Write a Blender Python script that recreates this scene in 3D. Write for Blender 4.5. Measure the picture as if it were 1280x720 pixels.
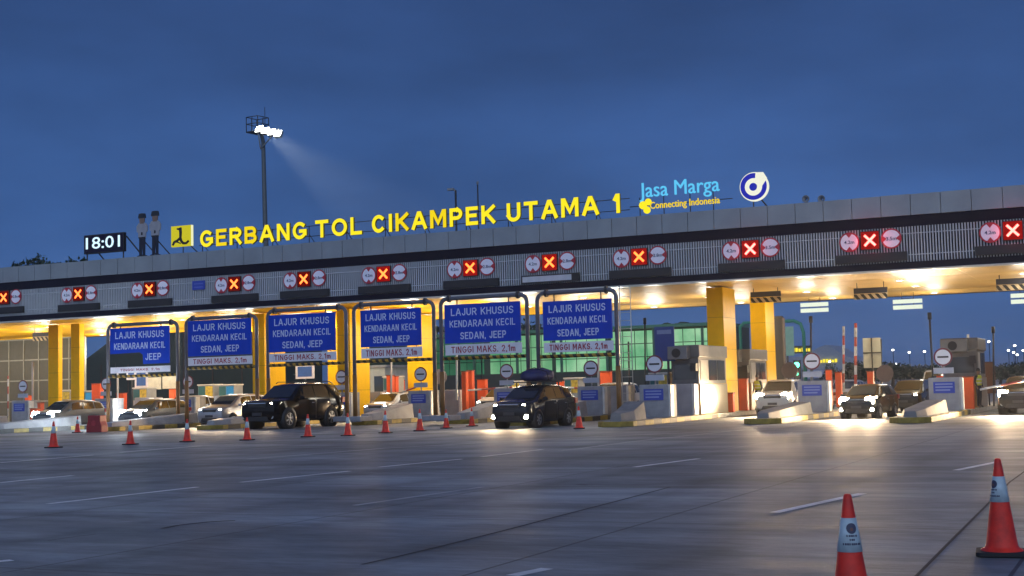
import bpy, math, random
from mathutils import Vector, Matrix
random.seed(7)
PI = math.pi
for o in list(bpy.data.objects):
    bpy.data.objects.remove(o)
SC = bpy.context.scene
COL = SC.collection

# ------------------------------------------------------------------ camera
FPX, EYE = 1700.0, 1.5                      # focal length for a 1280 px wide frame, eye height
YAW, PIT, ROL = math.radians(25.3), math.radians(4.27), math.radians(1.4)
_f = Vector((-math.sin(YAW)*math.cos(PIT), math.cos(YAW)*math.cos(PIT), math.sin(PIT)))
_r0 = Vector((math.cos(YAW), math.sin(YAW), 0)); _u0 = _r0.cross(_f)
_r = _r0*math.cos(ROL) - _u0*math.sin(ROL); _u = _u0*math.cos(ROL) + _r0*math.sin(ROL)
EYEP = Vector((0, 0, EYE))
cam = bpy.data.objects.new('camera', bpy.data.cameras.new('camera')); COL.objects.link(cam)
cam.matrix_world = Matrix((( _r.x, _u.x, -_f.x, 0), (_r.y, _u.y, -_f.y, 0), (_r.z, _u.z, -_f.z, EYE), (0, 0, 0, 1)))
cam.data.sensor_width = 36; cam.data.lens = FPX/1280*36; cam.data.clip_start = .1; cam.data.clip_end = 6000
SC.camera = cam
def ray(x, y): return _f*FPX + _r*(x-640) + _u*(360-y)
def G(x, y, z=0.0):                          # where the photo's point meets the level z
    d = ray(x, y); return EYEP + d*((z-EYE)/d.z)
def P(x, y, Y):                              # where it meets the upright plane at depth Y
    d = ray(x, y); return EYEP + d*(Y/d.y)

# ------------------------------------------------------------------ sky, dusk light, exposure
W = bpy.data.worlds.new('World'); SC.world = W; W.use_nodes = True
nt = W.node_tree; nt.nodes.clear()
def N(t, **k):
    n = nt.nodes.new(t)
    for a, b in k.items(): setattr(n, a, b)
    return n
tc = N('ShaderNodeTexCoord'); sep = N('ShaderNodeSeparateXYZ'); nt.links.new(tc.outputs['Generated'], sep.inputs[0])
ramp = N('ShaderNodeValToRGB'); nt.links.new(sep.outputs['Z'], ramp.inputs[0])
cr = ramp.color_ramp
cr.elements[0].position = 0.0; cr.elements[0].color = (.055, .120, .29, 1)
cr.elements[1].position = 1.0; cr.elements[1].color = (.045, .075, .20, 1)
for p, c in ((.07, (.050, .124, .325, 1)), (.13, (.041, .112, .315, 1)), (.21, (.033, .088, .255, 1)), (.30, (.025, .062, .185, 1)), (.5, (.035, .072, .22, 1))):
    e = cr.elements.new(p); e.color = c
mp = N('ShaderNodeMapping'); mp.inputs['Scale'].default_value = (2.2, 2.2, 7.0); nt.links.new(tc.outputs['Generated'], mp.inputs[0])
nz = N('ShaderNodeTexNoise'); nz.inputs['Scale'].default_value = 1.7; nz.inputs['Detail'].default_value = 5; nz.inputs['Roughness'].default_value = .55
nt.links.new(mp.outputs[0], nz.inputs['Vector'])
mr = N('ShaderNodeMapRange'); mr.inputs[1].default_value = .3; mr.inputs[2].default_value = .7; mr.inputs[3].default_value = .80; mr.inputs[4].default_value = 1.20
nt.links.new(nz.outputs['Fac'], mr.inputs[0])
mul = N('ShaderNodeVectorMath', operation='SCALE'); nt.links.new(ramp.outputs[0], mul.inputs[0]); nt.links.new(mr.outputs[0], mul.inputs['Scale'])
# unseen glow added to the western sky behind the camera, filling ground and facade
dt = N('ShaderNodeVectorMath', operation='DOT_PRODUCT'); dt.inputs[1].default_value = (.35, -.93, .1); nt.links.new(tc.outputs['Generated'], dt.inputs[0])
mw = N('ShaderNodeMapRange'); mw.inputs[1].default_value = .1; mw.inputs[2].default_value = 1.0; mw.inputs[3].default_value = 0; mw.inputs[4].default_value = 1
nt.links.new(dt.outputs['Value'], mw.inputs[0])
west_fill = N('ShaderNodeVectorMath', operation='SCALE'); west_fill.inputs[0].default_value = (.54, .68, .90); nt.links.new(mw.outputs[0], west_fill.inputs['Scale'])
add = N('ShaderNodeVectorMath', operation='ADD'); nt.links.new(mul.outputs[0], add.inputs[0]); nt.links.new(west_fill.outputs[0], add.inputs[1])
sky = N('ShaderNodeTexSky', sky_type='NISHITA'); sky.sun_disc = False; sky.sun_elevation = math.radians(-1.5); sky.sun_rotation = math.radians(160)
sks = N('ShaderNodeVectorMath', operation='SCALE'); sks.inputs['Scale'].default_value = .01; nt.links.new(sky.outputs[0], sks.inputs[0])
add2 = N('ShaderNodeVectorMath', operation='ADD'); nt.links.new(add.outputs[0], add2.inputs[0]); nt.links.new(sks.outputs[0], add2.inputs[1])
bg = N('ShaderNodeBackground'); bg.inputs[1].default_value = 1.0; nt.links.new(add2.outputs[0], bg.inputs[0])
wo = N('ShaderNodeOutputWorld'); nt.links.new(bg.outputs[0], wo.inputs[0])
sun = bpy.data.objects.new('dusk_sun', bpy.data.lights.new('dusk_sun', 'SUN')); COL.objects.link(sun)
sun.data.energy = .12; sun.data.angle = math.radians(60); sun.data.color = (.85, .88, 1.0)
sun.rotation_euler = Vector((-.35, .93, -.45)).to_track_quat('-Z', 'Y').to_euler(); sun.location = (20, -60, 60)
SC.view_settings.view_transform = 'Standard'; SC.view_settings.look = 'None'
SC.view_settings.exposure = 0; SC.view_settings.gamma = 1; SC.view_settings.use_curve_mapping = False
SC.render.engine = 'CYCLES'
SC.cycles.use_denoising = True; SC.cycles.max_bounces = 6; SC.cycles.diffuse_bounces = 3; SC.cycles.glossy_bounces = 3
SC.cycles.transmission_bounces = 3; SC.cycles.volume_bounces = 0; SC.cycles.caustics_reflective = False; SC.cycles.caustics_refractive = False
SC.cycles.sample_clamp_indirect = 4.0

# ------------------------------------------------------------------ materials
MATS = {}
def mat(name, col, rough=.6, metal=0.0, vary=.12, scale=3.0, bump=0.0, spec=.5, coat=0.0, stretch=(1, 1, 1)):
    if name in MATS: return MATS[name]
    m = bpy.data.materials.new(name); m.use_nodes = True; t = m.node_tree; b = t.nodes['Principled BSDF']
    b.inputs['Roughness'].default_value = rough; b.inputs['Metallic'].default_value = metal
    b.inputs['Specular IOR Level'].default_value = spec; b.inputs['Coat Weight'].default_value = coat; b.inputs['Coat Roughness'].default_value = .08
    c = t.nodes.new('ShaderNodeTexCoord'); mp = t.nodes.new('ShaderNodeMapping'); mp.inputs['Scale'].default_value = stretch
    n = t.nodes.new('ShaderNodeTexNoise'); n.inputs['Scale'].default_value = scale; n.inputs['Detail'].default_value = 6
    t.links.new(c.outputs['Object'], mp.inputs[0]); t.links.new(mp.outputs[0], n.inputs['Vector'])
    r = t.nodes.new('ShaderNodeMapRange'); r.inputs[1].default_value = .25; r.inputs[2].default_value = .75; r.inputs[3].default_value = 1-vary; r.inputs[4].default_value = 1+vary
    t.links.new(n.outputs['Fac'], r.inputs[0])
    s = t.nodes.new('ShaderNodeVectorMath'); s.operation = 'SCALE'; s.inputs[0].default_value = col[:3]; t.links.new(r.outputs[0], s.inputs['Scale'])
    t.links.new(s.outputs[0], b.inputs['Base Color'])
    if bump:
        bp = t.nodes.new('ShaderNodeBump'); bp.inputs['Strength'].default_value = bump; bp.inputs['Distance'].default_value = .02
        t.links.new(n.outputs['Fac'], bp.inputs['Height']); t.links.new(bp.outputs[0], b.inputs['Normal'])
    MATS[name] = m; return m
def emit(name, col, strength):
    if name in MATS: return MATS[name]
    m = bpy.data.materials.new(name); m.use_nodes = True; t = m.node_tree; t.nodes.clear()
    e = t.nodes.new('ShaderNodeEmission'); e.inputs[0].default_value = (*col, 1); e.inputs[1].default_value = strength
    o = t.nodes.new('ShaderNodeOutputMaterial'); t.links.new(e.outputs[0], o.inputs[0]); MATS[name] = m; return m
def stripes(name, ca, cb, period, axis=(0, 1, 0), rough=.6, until=None, cc=None):
    """two painted colours in bands along an object axis, optionally bare beyond a length"""
    m = bpy.data.materials.new(name); m.use_nodes = True; t = m.node_tree; b = t.nodes['Principled BSDF']; b.inputs['Roughness'].default_value = rough
    c = t.nodes.new('ShaderNodeTexCoord'); d = t.nodes.new('ShaderNodeVectorMath'); d.operation = 'DOT_PRODUCT'; d.inputs[1].default_value = axis
    t.links.new(c.outputs['Object'], d.inputs[0])
    q = t.nodes.new('ShaderNodeMath'); q.operation = 'DIVIDE'; q.inputs[1].default_value = period; t.links.new(d.outputs['Value'], q.inputs[0])
    f = t.nodes.new('ShaderNodeMath'); f.operation = 'FRACT'; t.links.new(q.outputs[0], f.inputs[0])
    g = t.nodes.new('ShaderNodeMath'); g.operation = 'GREATER_THAN'; g.inputs[1].default_value = .5; t.links.new(f.outputs[0], g.inputs[0])
    x = t.nodes.new('ShaderNodeMix'); x.data_type = 'RGBA'; x.inputs[6].default_value = (*ca, 1); x.inputs[7].default_value = (*cb, 1); t.links.new(g.outputs[0], x.inputs[0])
    n = t.nodes.new('ShaderNodeTexNoise'); n.inputs['Scale'].default_value = 5; n.inputs['Detail'].default_value = 6; t.links.new(c.outputs['Object'], n.inputs['Vector'])
    out = x.outputs[2]
    if until:
        s = t.nodes.new('ShaderNodeSeparateXYZ'); t.links.new(c.outputs['Object'], s.inputs[0])
        h = t.nodes.new('ShaderNodeMath'); h.operation = 'GREATER_THAN'; h.inputs[1].default_value = until; t.links.new(s.outputs['Y'], h.inputs[0])
        y = t.nodes.new('ShaderNodeMix'); y.data_type = 'RGBA'; y.inputs[7].default_value = (*cc, 1); t.links.new(h.outputs[0], y.inputs[0]); t.links.new(out, y.inputs[6]); out = y.outputs[2]
    r = t.nodes.new('ShaderNodeMapRange'); r.inputs[1].default_value = .3; r.inputs[2].default_value = .7; r.inputs[3].default_value = .65; r.inputs[4].default_value = 1.1
    t.links.new(n.outputs['Fac'], r.inputs[0])
    v = t.nodes.new('ShaderNodeVectorMath'); v.operation = 'SCALE'; t.links.new(out, v.inputs[0]); t.links.new(r.outputs[0], v.inputs['Scale'])
    t.links.new(v.outputs[0], b.inputs['Base Color']); MATS[name] = m; return m

STEEL = mat('galvanised_steel', (.20, .20, .215), .5, .3)
DARKSTEEL = mat('dark_steel', (.03, .032, .037), .5)
POSTGREY = mat('grey_post_paint', (.10, .10, .12), .45)
POSTGOLD = mat('ochre_post_paint', (.20, .09, .018), .5)
BLUE = mat('blue_sign_face', (.003, .048, .46), .5, vary=.14, scale=1.2, spec=.15)
PLATEBLUE = mat('blue_plate_face', (.02, .05, .36), .45, vary=.05)
SIGNTXT = mat('pale_sign_lettering', (.55, .62, .78), .5, vary=.03)
WHITEPLATE = mat('white_plate', (.74, .70, .73), .5, vary=.14)
REDTXT = mat('maroon_lettering', (.34, .008, .03), .5, vary=.03)
BLACK = mat('black_paint', (.012, .012, .014), .5)
RUBBER = mat('black_rubber', (.015, .015, .016), .75)
CONC = mat('weathered_concrete', (.20, .195, .19), .85, vary=.22, scale=2.2, bump=.15)
WHITECONC = mat('whitewashed_concrete', (.28, .28, .29), .75, vary=.32, scale=1.6, bump=.2)
YELLOW = mat('yellow_cladding', (.84, .47, .002), .45, vary=.06, spec=.12)
ORANGE = mat('orange_plastic', (.72, .09, .012), .5, vary=.1)
CONERED = mat('cone_red', (.72, .024, .008), .5, vary=.34, scale=7)
CONEWHITE = mat('cone_reflective_band', (.45, .54, .57), .45, vary=.25, scale=9)
WHITEPAINT = mat('white_paint', (.62, .60, .55), .55)
GLASSDARK = mat('dark_window_glass', (.02, .03, .04), .06, spec=.8, vary=0)

# ------------------------------------------------------------------ mesh building
class MB:
    def __init__(s): s.v = []; s.f = []; s.sm = []; s.mi = []
    def add(s, vs, fs, smooth=False, mi=0):
        k = len(s.v); s.v += [Vector(v) for v in vs]
        for f in fs: s.f.append([i+k for i in f]); s.sm.append(smooth); s.mi.append(mi)
        return s
    def box(s, c, d, rz=0.0, mi=0):
        x, y, z = d[0]/2, d[1]/2, d[2]/2
        vs = [(-x,-y,-z),(x,-y,-z),(x,y,-z),(-x,y,-z),(-x,-y,z),(x,-y,z),(x,y,z),(-x,y,z)]
        ca, sa = math.cos(rz), math.sin(rz)
        vs = [(c[0]+a*ca-b*sa, c[1]+a*sa+b*ca, c[2]+e) for a, b, e in vs]
        return s.add(vs, [(3,2,1,0),(4,5,6,7),(0,1,5,4),(1,2,6,5),(2,3,7,6),(3,0,4,7)], mi=mi)
    def span(s, a, b, mi=0):                # box from corner to corner
        return s.box([(a[i]+b[i])/2 for i in range(3)], [abs(b[i]-a[i]) for i in range(3)], mi=mi)
    def prism(s, pts, u, v, w, o=(0,0,0), smooth=False, mi=0):   # polygon in (u,v) thickened along w
        u, v, w, o = map(Vector, (u, v, w, o)); n = len(pts)
        a = [o+u*p[0]+v*p[1] for p in pts]; b = [q+w for q in a]
        s.add(a+b, [list(range(n))[::-1], list(range(n, 2*n))] + [(i, (i+1) % n, n+(i+1) % n, n+i) for i in range(n)], False, mi)
        return s
    def tube(s, path, r, n=10, caps=True, mi=0):
        path = [Vector(p) for p in path]; rs = r if isinstance(r, (list, tuple)) else [r]*len(path)
        rings = []; ref = None
        for i, p in enumerate(path):
            t = ((path[min(i+1, len(path)-1)]-p).normalized() + (p-path[max(i-1, 0)]).normalized())
            if t.length < 1e-6: t = Vector((0, 0, 1))
            t.normalize()
            if ref is None: ref = Vector((1, 0, 0)) if abs(t.x) < .8 else Vector((0, 1, 0))
            a = (ref - t*ref.dot(t)).normalized(); b = t.cross(a); ref = a
            rings.append([p + (a*math.cos(2*PI*k/n)+b*math.sin(2*PI*k/n))*rs[i] for k in range(n)])
        vs = [q for R in rings for q in R]; fs = []
        for i in range(len(path)-1):
            for k in range(n): fs.append((i*n+k, i*n+(k+1) % n, (i+1)*n+(k+1) % n, (i+1)*n+k))
        s.add(vs, fs, True, mi)
        if caps:
            m = len(s.v)-len(vs); s.f += [[m+k for k in range(n)][::-1], [m+(len(path)-1)*n+k for k in range(n)]]; s.sm += [False, False]; s.mi += [mi, mi]
        return s
    def lathe(s, prof, n=20, c=(0,0,0), axis='Z', mi=0):
        vs = []
        for r, h in prof:
            for k in range(n):
                a = 2*PI*k/n; x, y = r*math.cos(a), r*math.sin(a)
                vs.append((c[0]+x, c[1]+y, c[2]+h) if axis == 'Z' else ((c[0]+x, c[1]-h, c[2]+y) if axis == 'Y' else (c[0]+h, c[1]+x, c[2]+y)))
        fs = [(i*n+k, i*n+(k+1) % n, (i+1)*n+(k+1) % n, (i+1)*n+k) for i in range(len(prof)-1) for k in range(n)]
        return s.add(vs, fs, True, mi)
    def disc(s, c, r, d, n=24, mi=0):         # a round plate facing -Y, front at c
        return s.prism([(r*math.cos(2*PI*k/n), r*math.sin(2*PI*k/n)) for k in range(n)], (1,0,0), (0,0,1), (0,d,0), c, mi=mi)
    def text(s, st, c, w, h, d=.01, bold=0.0, mi=0):   # words facing -Y, fitted into w x h and centred on c (front face)
        V, F = text_geo(st, bold)
        if not V: return s
        x0 = min(v[0] for v in V); x1 = max(v[0] for v in V); y0 = min(v[1] for v in V); y1 = max(v[1] for v in V)
        return s.add([(c[0]+((v[0]-x0)/(x1-x0)-.5)*w, c[1]+(d if v[2] < 0 else 0), c[2]+((v[1]-y0)/(y1-y0)-.5)*h) for v in V], F, mi=mi)
    def mesh(s, name, mats, off=Vector((0,0,0))):
        me = bpy.data.meshes.new(name); me.from_pydata([tuple(v-off) for v in s.v], [], s.f)
        for m in (mats if isinstance(mats, (list, tuple)) else [mats]): me.materials.append(m)
        for p, a, b in zip(me.polygons, s.sm, s.mi): p.use_smooth = a; p.material_index = b
        me.update(); return me
_TG = {}
def text_geo(st, bold=0.0):
    k = (st, bold)
    if k in _TG: return _TG[k]
    cu = bpy.data.curves.new('lettering', 'FONT'); cu.body = st; cu.extrude = .1; cu.offset = bold; cu.resolution_u = 3
    ob = bpy.data.objects.new('lettering', cu); COL.objects.link(ob)
    dg = bpy.context.evaluated_depsgraph_get(); me = bpy.data.meshes.new_from_object(ob.evaluated_get(dg))
    r = ([tuple(v.co) for v in me.vertices], [list(p.vertices) for p in me.polygons])
    bpy.data.objects.remove(ob); bpy.data.curves.remove(cu); bpy.data.meshes.remove(me); _TG[k] = r; return r

def _arc(cx, cy, rx, ry, a0, a1, n=10):
    return [(cx+rx*math.cos(math.radians(a0+(a1-a0)*i/n)), cy+ry*math.sin(math.radians(a0+(a1-a0)*i/n))) for i in range(n+1)]
GLYPH = {   # centre lines in a unit box, and relative width
 'A': (.80, [[(0,0),(.44,1),(.56,1),(1,0)], [(.17,.32),(.83,.32)]]), 'B': (.66, [[(0,.5),(.60,.5)]+_arc(.60,.75,.34,.25,-90,90,8)+[(0,1),(0,0)]+[(.62,0)]+_arc(.62,.25,.38,.25,-90,90,8)]),
 'C': (.72, [_arc(.5,.5,.5,.5,48,312,16)]), 'D': (.68, [[(0,0),(.45,0)]+_arc(.45,.5,.55,.5,-90,90,12)+[(0,1),(0,0)]]), 'E': (.56, [[(1,1),(0,1),(0,0),(1,0)],[(0,.52),(.86,.52)]]),
 'G': (.76, [_arc(.5,.5,.5,.5,50,330,16)+[(1,.25),(1,.46),(.58,.46)]]), 'H': (.66, [[(0,0),(0,1)],[(1,0),(1,1)],[(0,.52),(1,.52)]]), 'I': (.0, [[(.5,0),(.5,1)]]),
 'J': (.46, [[(1,1),(1,.3)]+_arc(.5,.28,.5,.28,0,-165,8)]), 'K': (.66, [[(0,0),(0,1)],[(1,1),(.06,.42)],[(.30,.60),(1,0)]]), 'L': (.52, [[(0,1),(0,0),(1,0)]]),
 'M': (.86, [[(0,0),(0,1),(.10,1),(.5,.22),(.90,1),(1,1),(1,0)]]), 'N': (.68, [[(0,0),(0,1),(.10,1),(.90,0),(1,0),(1,1)]]), 'O': (.80, [_arc(.5,.5,.5,.5,90,450,20)]),
 'P': (.62, [[(0,0),(0,1),(.58,1)]+_arc(.58,.72,.42,.28,90,-90,8)+[(0,.44)]]), 'R': (.66, [[(0,0),(0,1),(.58,1)]+_arc(.58,.74,.42,.26,90,-90,8)+[(0,.48)],[(.50,.48),(1,0)]]),
 'S': (.62, [_arc(.52,.745,.48,.255,25,270,11)+_arc(.48,.245,.52,.245,90,-155,11)[1:]]), 'T': (.66, [[(0,1),(1,1)],[(.5,1),(.5,0)]]), 'U': (.66, [[(0,1),(0,.34)]+_arc(.5,.34,.5,.34,180,360,10)+[(1,1)]]),
 '1': (.26, [[(0,.78),(.62,1),(1,1),(1,0)]]), '2': (.56, [_arc(.5,.70,.5,.30,165,-20,9)+[(0,0),(1,0)]]), '.': (0, [[(.5,0),(.5,.02)]]), ',': (.05, [[(.6,.03),(.2,-.14)]]), 'm': (.76, [[(0,0),(0,.62)],[(0,.5)]+_arc(.25,.42,.25,.2,150,0,5)+[(.5,0)],[(.5,.42)]+_arc(.75,.42,.25,.2,150,0,5)+[(1,0)]]),
}
def ribbon(mb, pts, t, y, d):
    P2 = [Vector(p) for p in pts]; closed = (P2[0]-P2[-1]).length < 1e-5
    if not closed:
        P2[0] = P2[0]+(P2[0]-P2[1]).normalized()*t/2; P2[-1] = P2[-1]+(P2[-1]-P2[-2]).normalized()*t/2
    else: P2 = P2[:-1]
    n = len(P2); L = []; R = []
    for i in range(n):
        a = P2[i-1] if (closed or i) else None; b = P2[(i+1) % n] if (closed or i < n-1) else None
        d1 = (P2[i]-a).normalized() if a is not None else None; d2 = (b-P2[i]).normalized() if b is not None else None
        d1 = d1 if d1 is not None else d2; d2 = d2 if d2 is not None else d1
        m = Vector((-(d1.y+d2.y), d1.x+d2.x)); k = m.length
        m = m/k if k > 1e-4 else Vector((-d1.y, d1.x)); c = max(m.dot(Vector((-d1.y, d1.x))), .62)
        L.append(P2[i]+m*t/2/c); R.append(P2[i]-m*t/2/c)
    vs = [(p.x, y, p.y) for p in L]+[(p.x, y, p.y) for p in R]+[(p.x, y+d, p.y) for p in L]+[(p.x, y+d, p.y) for p in R]
    fs = []; mi0 = len(mb.f)
    for i in range(n if closed else n-1):
        j = (i+1) % n; fs.append((i, n+i, n+j, j)); fs.append((2*n+i, i, j, 2*n+j)); fs.append((n+i, 3*n+i, 3*n+j, n+j))
    if not closed: fs += [(0, 2*n, 3*n, n), (n-1, 2*n-1, 4*n-1, 3*n-1)]
    mb.add(vs, fs)
    for i in range(len(fs)): mb.mi[mi0+i] = 0 if (i % 3 == 0 and i < 3*(n if closed else n-1)) else 1
def stroke_text(mbs, st, c, w, h, t, d=.01, gap=.30, one=True):
    """stroke lettering facing -Y fitted into w x h about c; mbs: one MB, or a list to receive one MB per letter"""
    H = h-t; x = 0; lay = []
    for ch in st:
        if ch == ' ': x += .50*h; continue
        gw, paths = GLYPH[ch]; lay.append((x, gw*H, paths)); x += gw*H+t+gap*h*.55
    tot = x-gap*h*.55; k = (w)/tot
    for x0, gw, paths in lay:
        mb = mbs if isinstance(mbs, MB) else MB()
        for q, p in enumerate(paths):
            ribbon(mb, [(c[0]-w/2+(x0+t/2)*k+a*(gw*k+t*(k-1) if gw else 0)+(t*(k-1)/2 if not gw else 0), c[2]-h/2+t/2+b*H) for a, b in p], t, c[1]-.0011*q, d)
        if not isinstance(mbs, MB): mbs.append(mb)
    return mbs
BASE = {}
def tag(o, label=None, cat=None, group=None, kind=None):
    for k, v in (('label', label), ('category', cat), ('group', group), ('kind', kind)):
        if v: o[k] = v
    return o
def thing(name, label, cat, loc=(0,0,0), rz=0.0, group=None, scale=1.0):
    o = bpy.data.objects.new(name, None); o.empty_display_size = .2; COL.objects.link(o)
    o.location = loc; o.rotation_euler = (0, 0, rz); o.scale = (scale,)*3
    BASE[o.name] = Vector(loc); return tag(o, label, cat, group)
def part(name, mb, m, parent=None, world=False, bevel=0.0, label=None, loc=(0,0,0)):
    off = BASE.get(parent.name, Vector((0,0,0))) if (world and parent) else Vector((0,0,0))
    if world and not parent: off = Vector(loc)
    o = bpy.data.objects.new(name, mb.mesh(name, m, off)); COL.objects.link(o)
    if parent: o.parent = parent; BASE[o.name] = off
    else: o.location = loc; BASE[o.name] = Vector(loc)
    if bevel:
        b = o.modifiers.new('edge', 'BEVEL'); b.width = bevel; b.segments = 2; b.limit_method = 'ANGLE'
    if label: o['label'] = label
    return o
KIDS = lambda o: [c for c in bpy.data.objects if c.parent == o]
def copy_tree(o, parent=None):
    c = o.copy(); COL.objects.link(c)
    if parent: c.parent = parent
    for k in KIDS(o): copy_tree(k, c)
    return c
def lamp(name, kind, loc, power, col, parent=None, aim=None, size=.1, cone=None, blend=.4):
    L = bpy.data.lights.new(name, kind); L.energy = power; L.color = col
    if kind == 'SPOT': L.spot_size = cone; L.spot_blend = blend
    if kind == 'AREA': L.size = size
    else: L.shadow_soft_size = size
    o = bpy.data.objects.new(name, L); COL.objects.link(o); o.location = loc
    if aim is not None: o.rotation_euler = Vector(aim).to_track_quat('-Z', 'Y').to_euler()
    if parent: o.parent = parent
    return o
EXEC_MARK = 0
# ------------------------------------------------------------------ ground and painted lines
def ground_mat():
    m = bpy.data.materials.new('worn_concrete_pavement'); m.use_nodes = True; t = m.node_tree; b = t.nodes['Principled BSDF']
    L = t.links.new
    c = t.nodes.new('ShaderNodeTexCoord')
    def noise(scale, stretch, detail=6, rough=.6):
        mp = t.nodes.new('ShaderNodeMapping'); mp.inputs['Scale'].default_value = stretch; mp.inputs['Rotation'].default_value = (0, 0, math.radians(-9)); L(c.outputs['Object'], mp.inputs[0])
        n = t.nodes.new('ShaderNodeTexNoise'); n.inputs['Scale'].default_value = scale; n.inputs['Detail'].default_value = detail; n.inputs['Roughness'].default_value = rough
        L(mp.outputs[0], n.inputs['Vector']); return n.outputs['Fac']
    def rng(s, a, b_, c_, d):
        r = t.nodes.new('ShaderNodeMapRange'); r.inputs[1].default_value = a; r.inputs[2].default_value = b_; r.inputs[3].default_value = c_; r.inputs[4].default_value = d; L(s, r.inputs[0]); return r.outputs[0]
    def mth(op, a, b_):
        q = t.nodes.new('ShaderNodeMath'); q.operation = op
        for i, v in enumerate((a, b_)):
            if isinstance(v, (int, float)): q.inputs[i].default_value = v
            else: L(v, q.inputs[i])
        return q.outputs[0]
    big = rng(noise(.16, (.7, 1.2, 1), 8, .65), .3, .7, .58, 1.36)
    streak = rng(noise(1.0, (.22, 1.1, 1), 8, .7), .3, .7, .86, 1.14)
    fine = rng(noise(5, (.6, 2.5, 1), 4), .3, .7, .86, 1.12)
    wear = rng(noise(.5, (.22, .9, 1), 7, .75), .44, .60, .62, 1.10)
    stain = rng(noise(.32, (.5, 1.2, 1), 9, .72), .50, .68, 1.0, .62)
    f = mth('MULTIPLY', mth('MULTIPLY', mth('MULTIPLY', big, streak), mth('MULTIPLY', fine, wear)), stain)
    bk = t.nodes.new('ShaderNodeTexBrick'); bk.offset = .0; bk.inputs['Color1'].default_value = (1, 1, 1, 1); bk.inputs['Color2'].default_value = (.80, .80, .80, 1); bk.inputs['Mortar'].default_value = (.34, .34, .34, 1)
    bk.inputs['Scale'].default_value = 1.0; bk.inputs['Mortar Size'].default_value = .02; bk.inputs['Mortar Smooth'].default_value = .3; bk.inputs['Brick Width'].default_value = 4.1; bk.inputs['Row Height'].default_value = 5.0
    mb_ = t.nodes.new('ShaderNodeMapping'); mb_.inputs['Location'].default_value = (1.1, .7, 0); L(c.outputs['Object'], mb_.inputs[0]); L(mb_.outputs[0], bk.inputs['Vector'])
    sx = t.nodes.new('ShaderNodeSeparateXYZ'); L(c.outputs['Object'], sx.inputs[0])
    xx = mth('ADD', sx.outputs['X'], mth('MULTIPLY', noise(.09, (1, 1, 1), 3), 3.0))
    pp = mth('PINGPONG', mth('DIVIDE', xx, 2.45), .5)
    lane_dark = rng(mth('ADD', pp, mth('MULTIPLY', noise(.7, (1.4, .2, 1), 5, .7), .30)), .12, .34, .70, 1.0)
    f = mth('MULTIPLY', f, lane_dark)
    bw_ = t.nodes.new('ShaderNodeRGBToBW'); L(bk.outputs['Color'], bw_.inputs[0]); f = mth('MULTIPLY', f, bw_.outputs[0])
    s = t.nodes.new('ShaderNodeVectorMath'); s.operation = 'SCALE'; s.inputs[0].default_value = (.262, .290, .315); L(f, s.inputs['Scale']); L(s.outputs[0], b.inputs['Base Color'])
    L(rng(noise(.8, (.12, 1.2, 1), 6, .7), .3, .7, .50, .74), b.inputs['Roughness'])
    b.inputs['Specular IOR Level'].default_value = .30
    bp = t.nodes.new('ShaderNodeBump'); bp.inputs['Strength'].default_value = .35; bp.inputs['Distance'].default_value = .02
    L(mth('ADD', mth('ADD', noise(2.2, (.35, 1.6, 1), 7, .7), noise(14, (.7, 1.6, 1), 3)), mth('MULTIPLY', noise(.9, (.06, 1.0, 1), 4, .6), 2.0)), bp.inputs['Height']); L(bp.outputs[0], b.inputs['Normal'])
    return m
g = MB().add([(-2500, -300, 0), (2500, -300, 0), (2500, 4000, 0), (-2500, 4000, 0)], [(0, 1, 2, 3)])
tag(part('ground', g, ground_mat()), kind='structure')

ROADWHITE = mat('worn_road_paint', (.72, .72, .72), .6, vary=.30, scale=1.5)
FAINTWHITE = mat('faded_road_paint', (.36, .37, .38), .6, vary=.3, scale=1.0)
JOINTDARK = mat('joint_sealant', (.022, .022, .025), .8)
def strip(mb, a, b, w, z):
    a, b = Vector(a), Vector(b); a.z = b.z = 0; d = (b-a).normalized(); n = Vector((-d.y, d.x, 0))*w/2
    return mb.add([a-n+Vector((0,0,z)), b-n+Vector((0,0,z)), b+n+Vector((0,0,z)), a+n+Vector((0,0,z))], [(0,1,2,3)])
mk = MB()
for x0, y0, x1, y1 in ((60, 630, 247, 609), (301, 603, 437, 589), (474, 584, 577, 574), (602, 571, 678, 562), (0, 578.5, 116, 569), (0, 603.5, 91, 594.5),
                       (150, 565.5, 252, 557.5), (793, 584, 873, 573.5), (968, 641, 1078, 617), (1195, 588, 1247, 577.5), (-60, 708, 15, 700.5), (640, 720, 684, 711)):
    strip(mk, G(x0, y0), G(x1, y1), .13, .004)
tag(part('lane_dashes', mk, ROADWHITE), kind='structure')
mk = MB()
for x0, y0, x1, y1, w in ((310, 574, 480, 560.5, .14), (480, 560.5, 700, 548, .14), (700, 548, 930, 538, .16), (0, 560, 160, 556, .10), (281, 556, 480, 542, .12), (443, 632, 603, 609, .11), (700, 564, 800, 551, .1), (800, 551, 932, 537, .1), (0, 548.5, 240, 534.5, .1), (940, 541, 1100, 533, .1)):
    strip(mk, G(x0, y0), G(x1, y1), w, .004)
tag(part('faded_lines', mk, FAINTWHITE), kind='structure')
jn = MB()
def crack(pts, w):
    for a, b in zip(pts, pts[1:]): strip(jn, G(*a), G(*b), w, .0035)
crack([(452, 706), (493, 697), (560, 681), (640, 661), (700, 645), (770, 627), (838, 609)], .035)
crack([(1120, 745), (1147, 719), (1190, 675), (1218, 647), (1243, 622), (1262, 603), (1280, 590), (1310, 570)], .03)
crack([(203, 661), (222, 657), (240, 655), (262, 652.5), (294, 651)], .07)
crack([(720, 605.5), (734, 606.5)], .05); crack([(60, 676), (95, 671), (120, 668)], .02)
tag(part('pavement_joints', jn, JOINTDARK), kind='structure')
hl = MB(); pts = []
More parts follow.
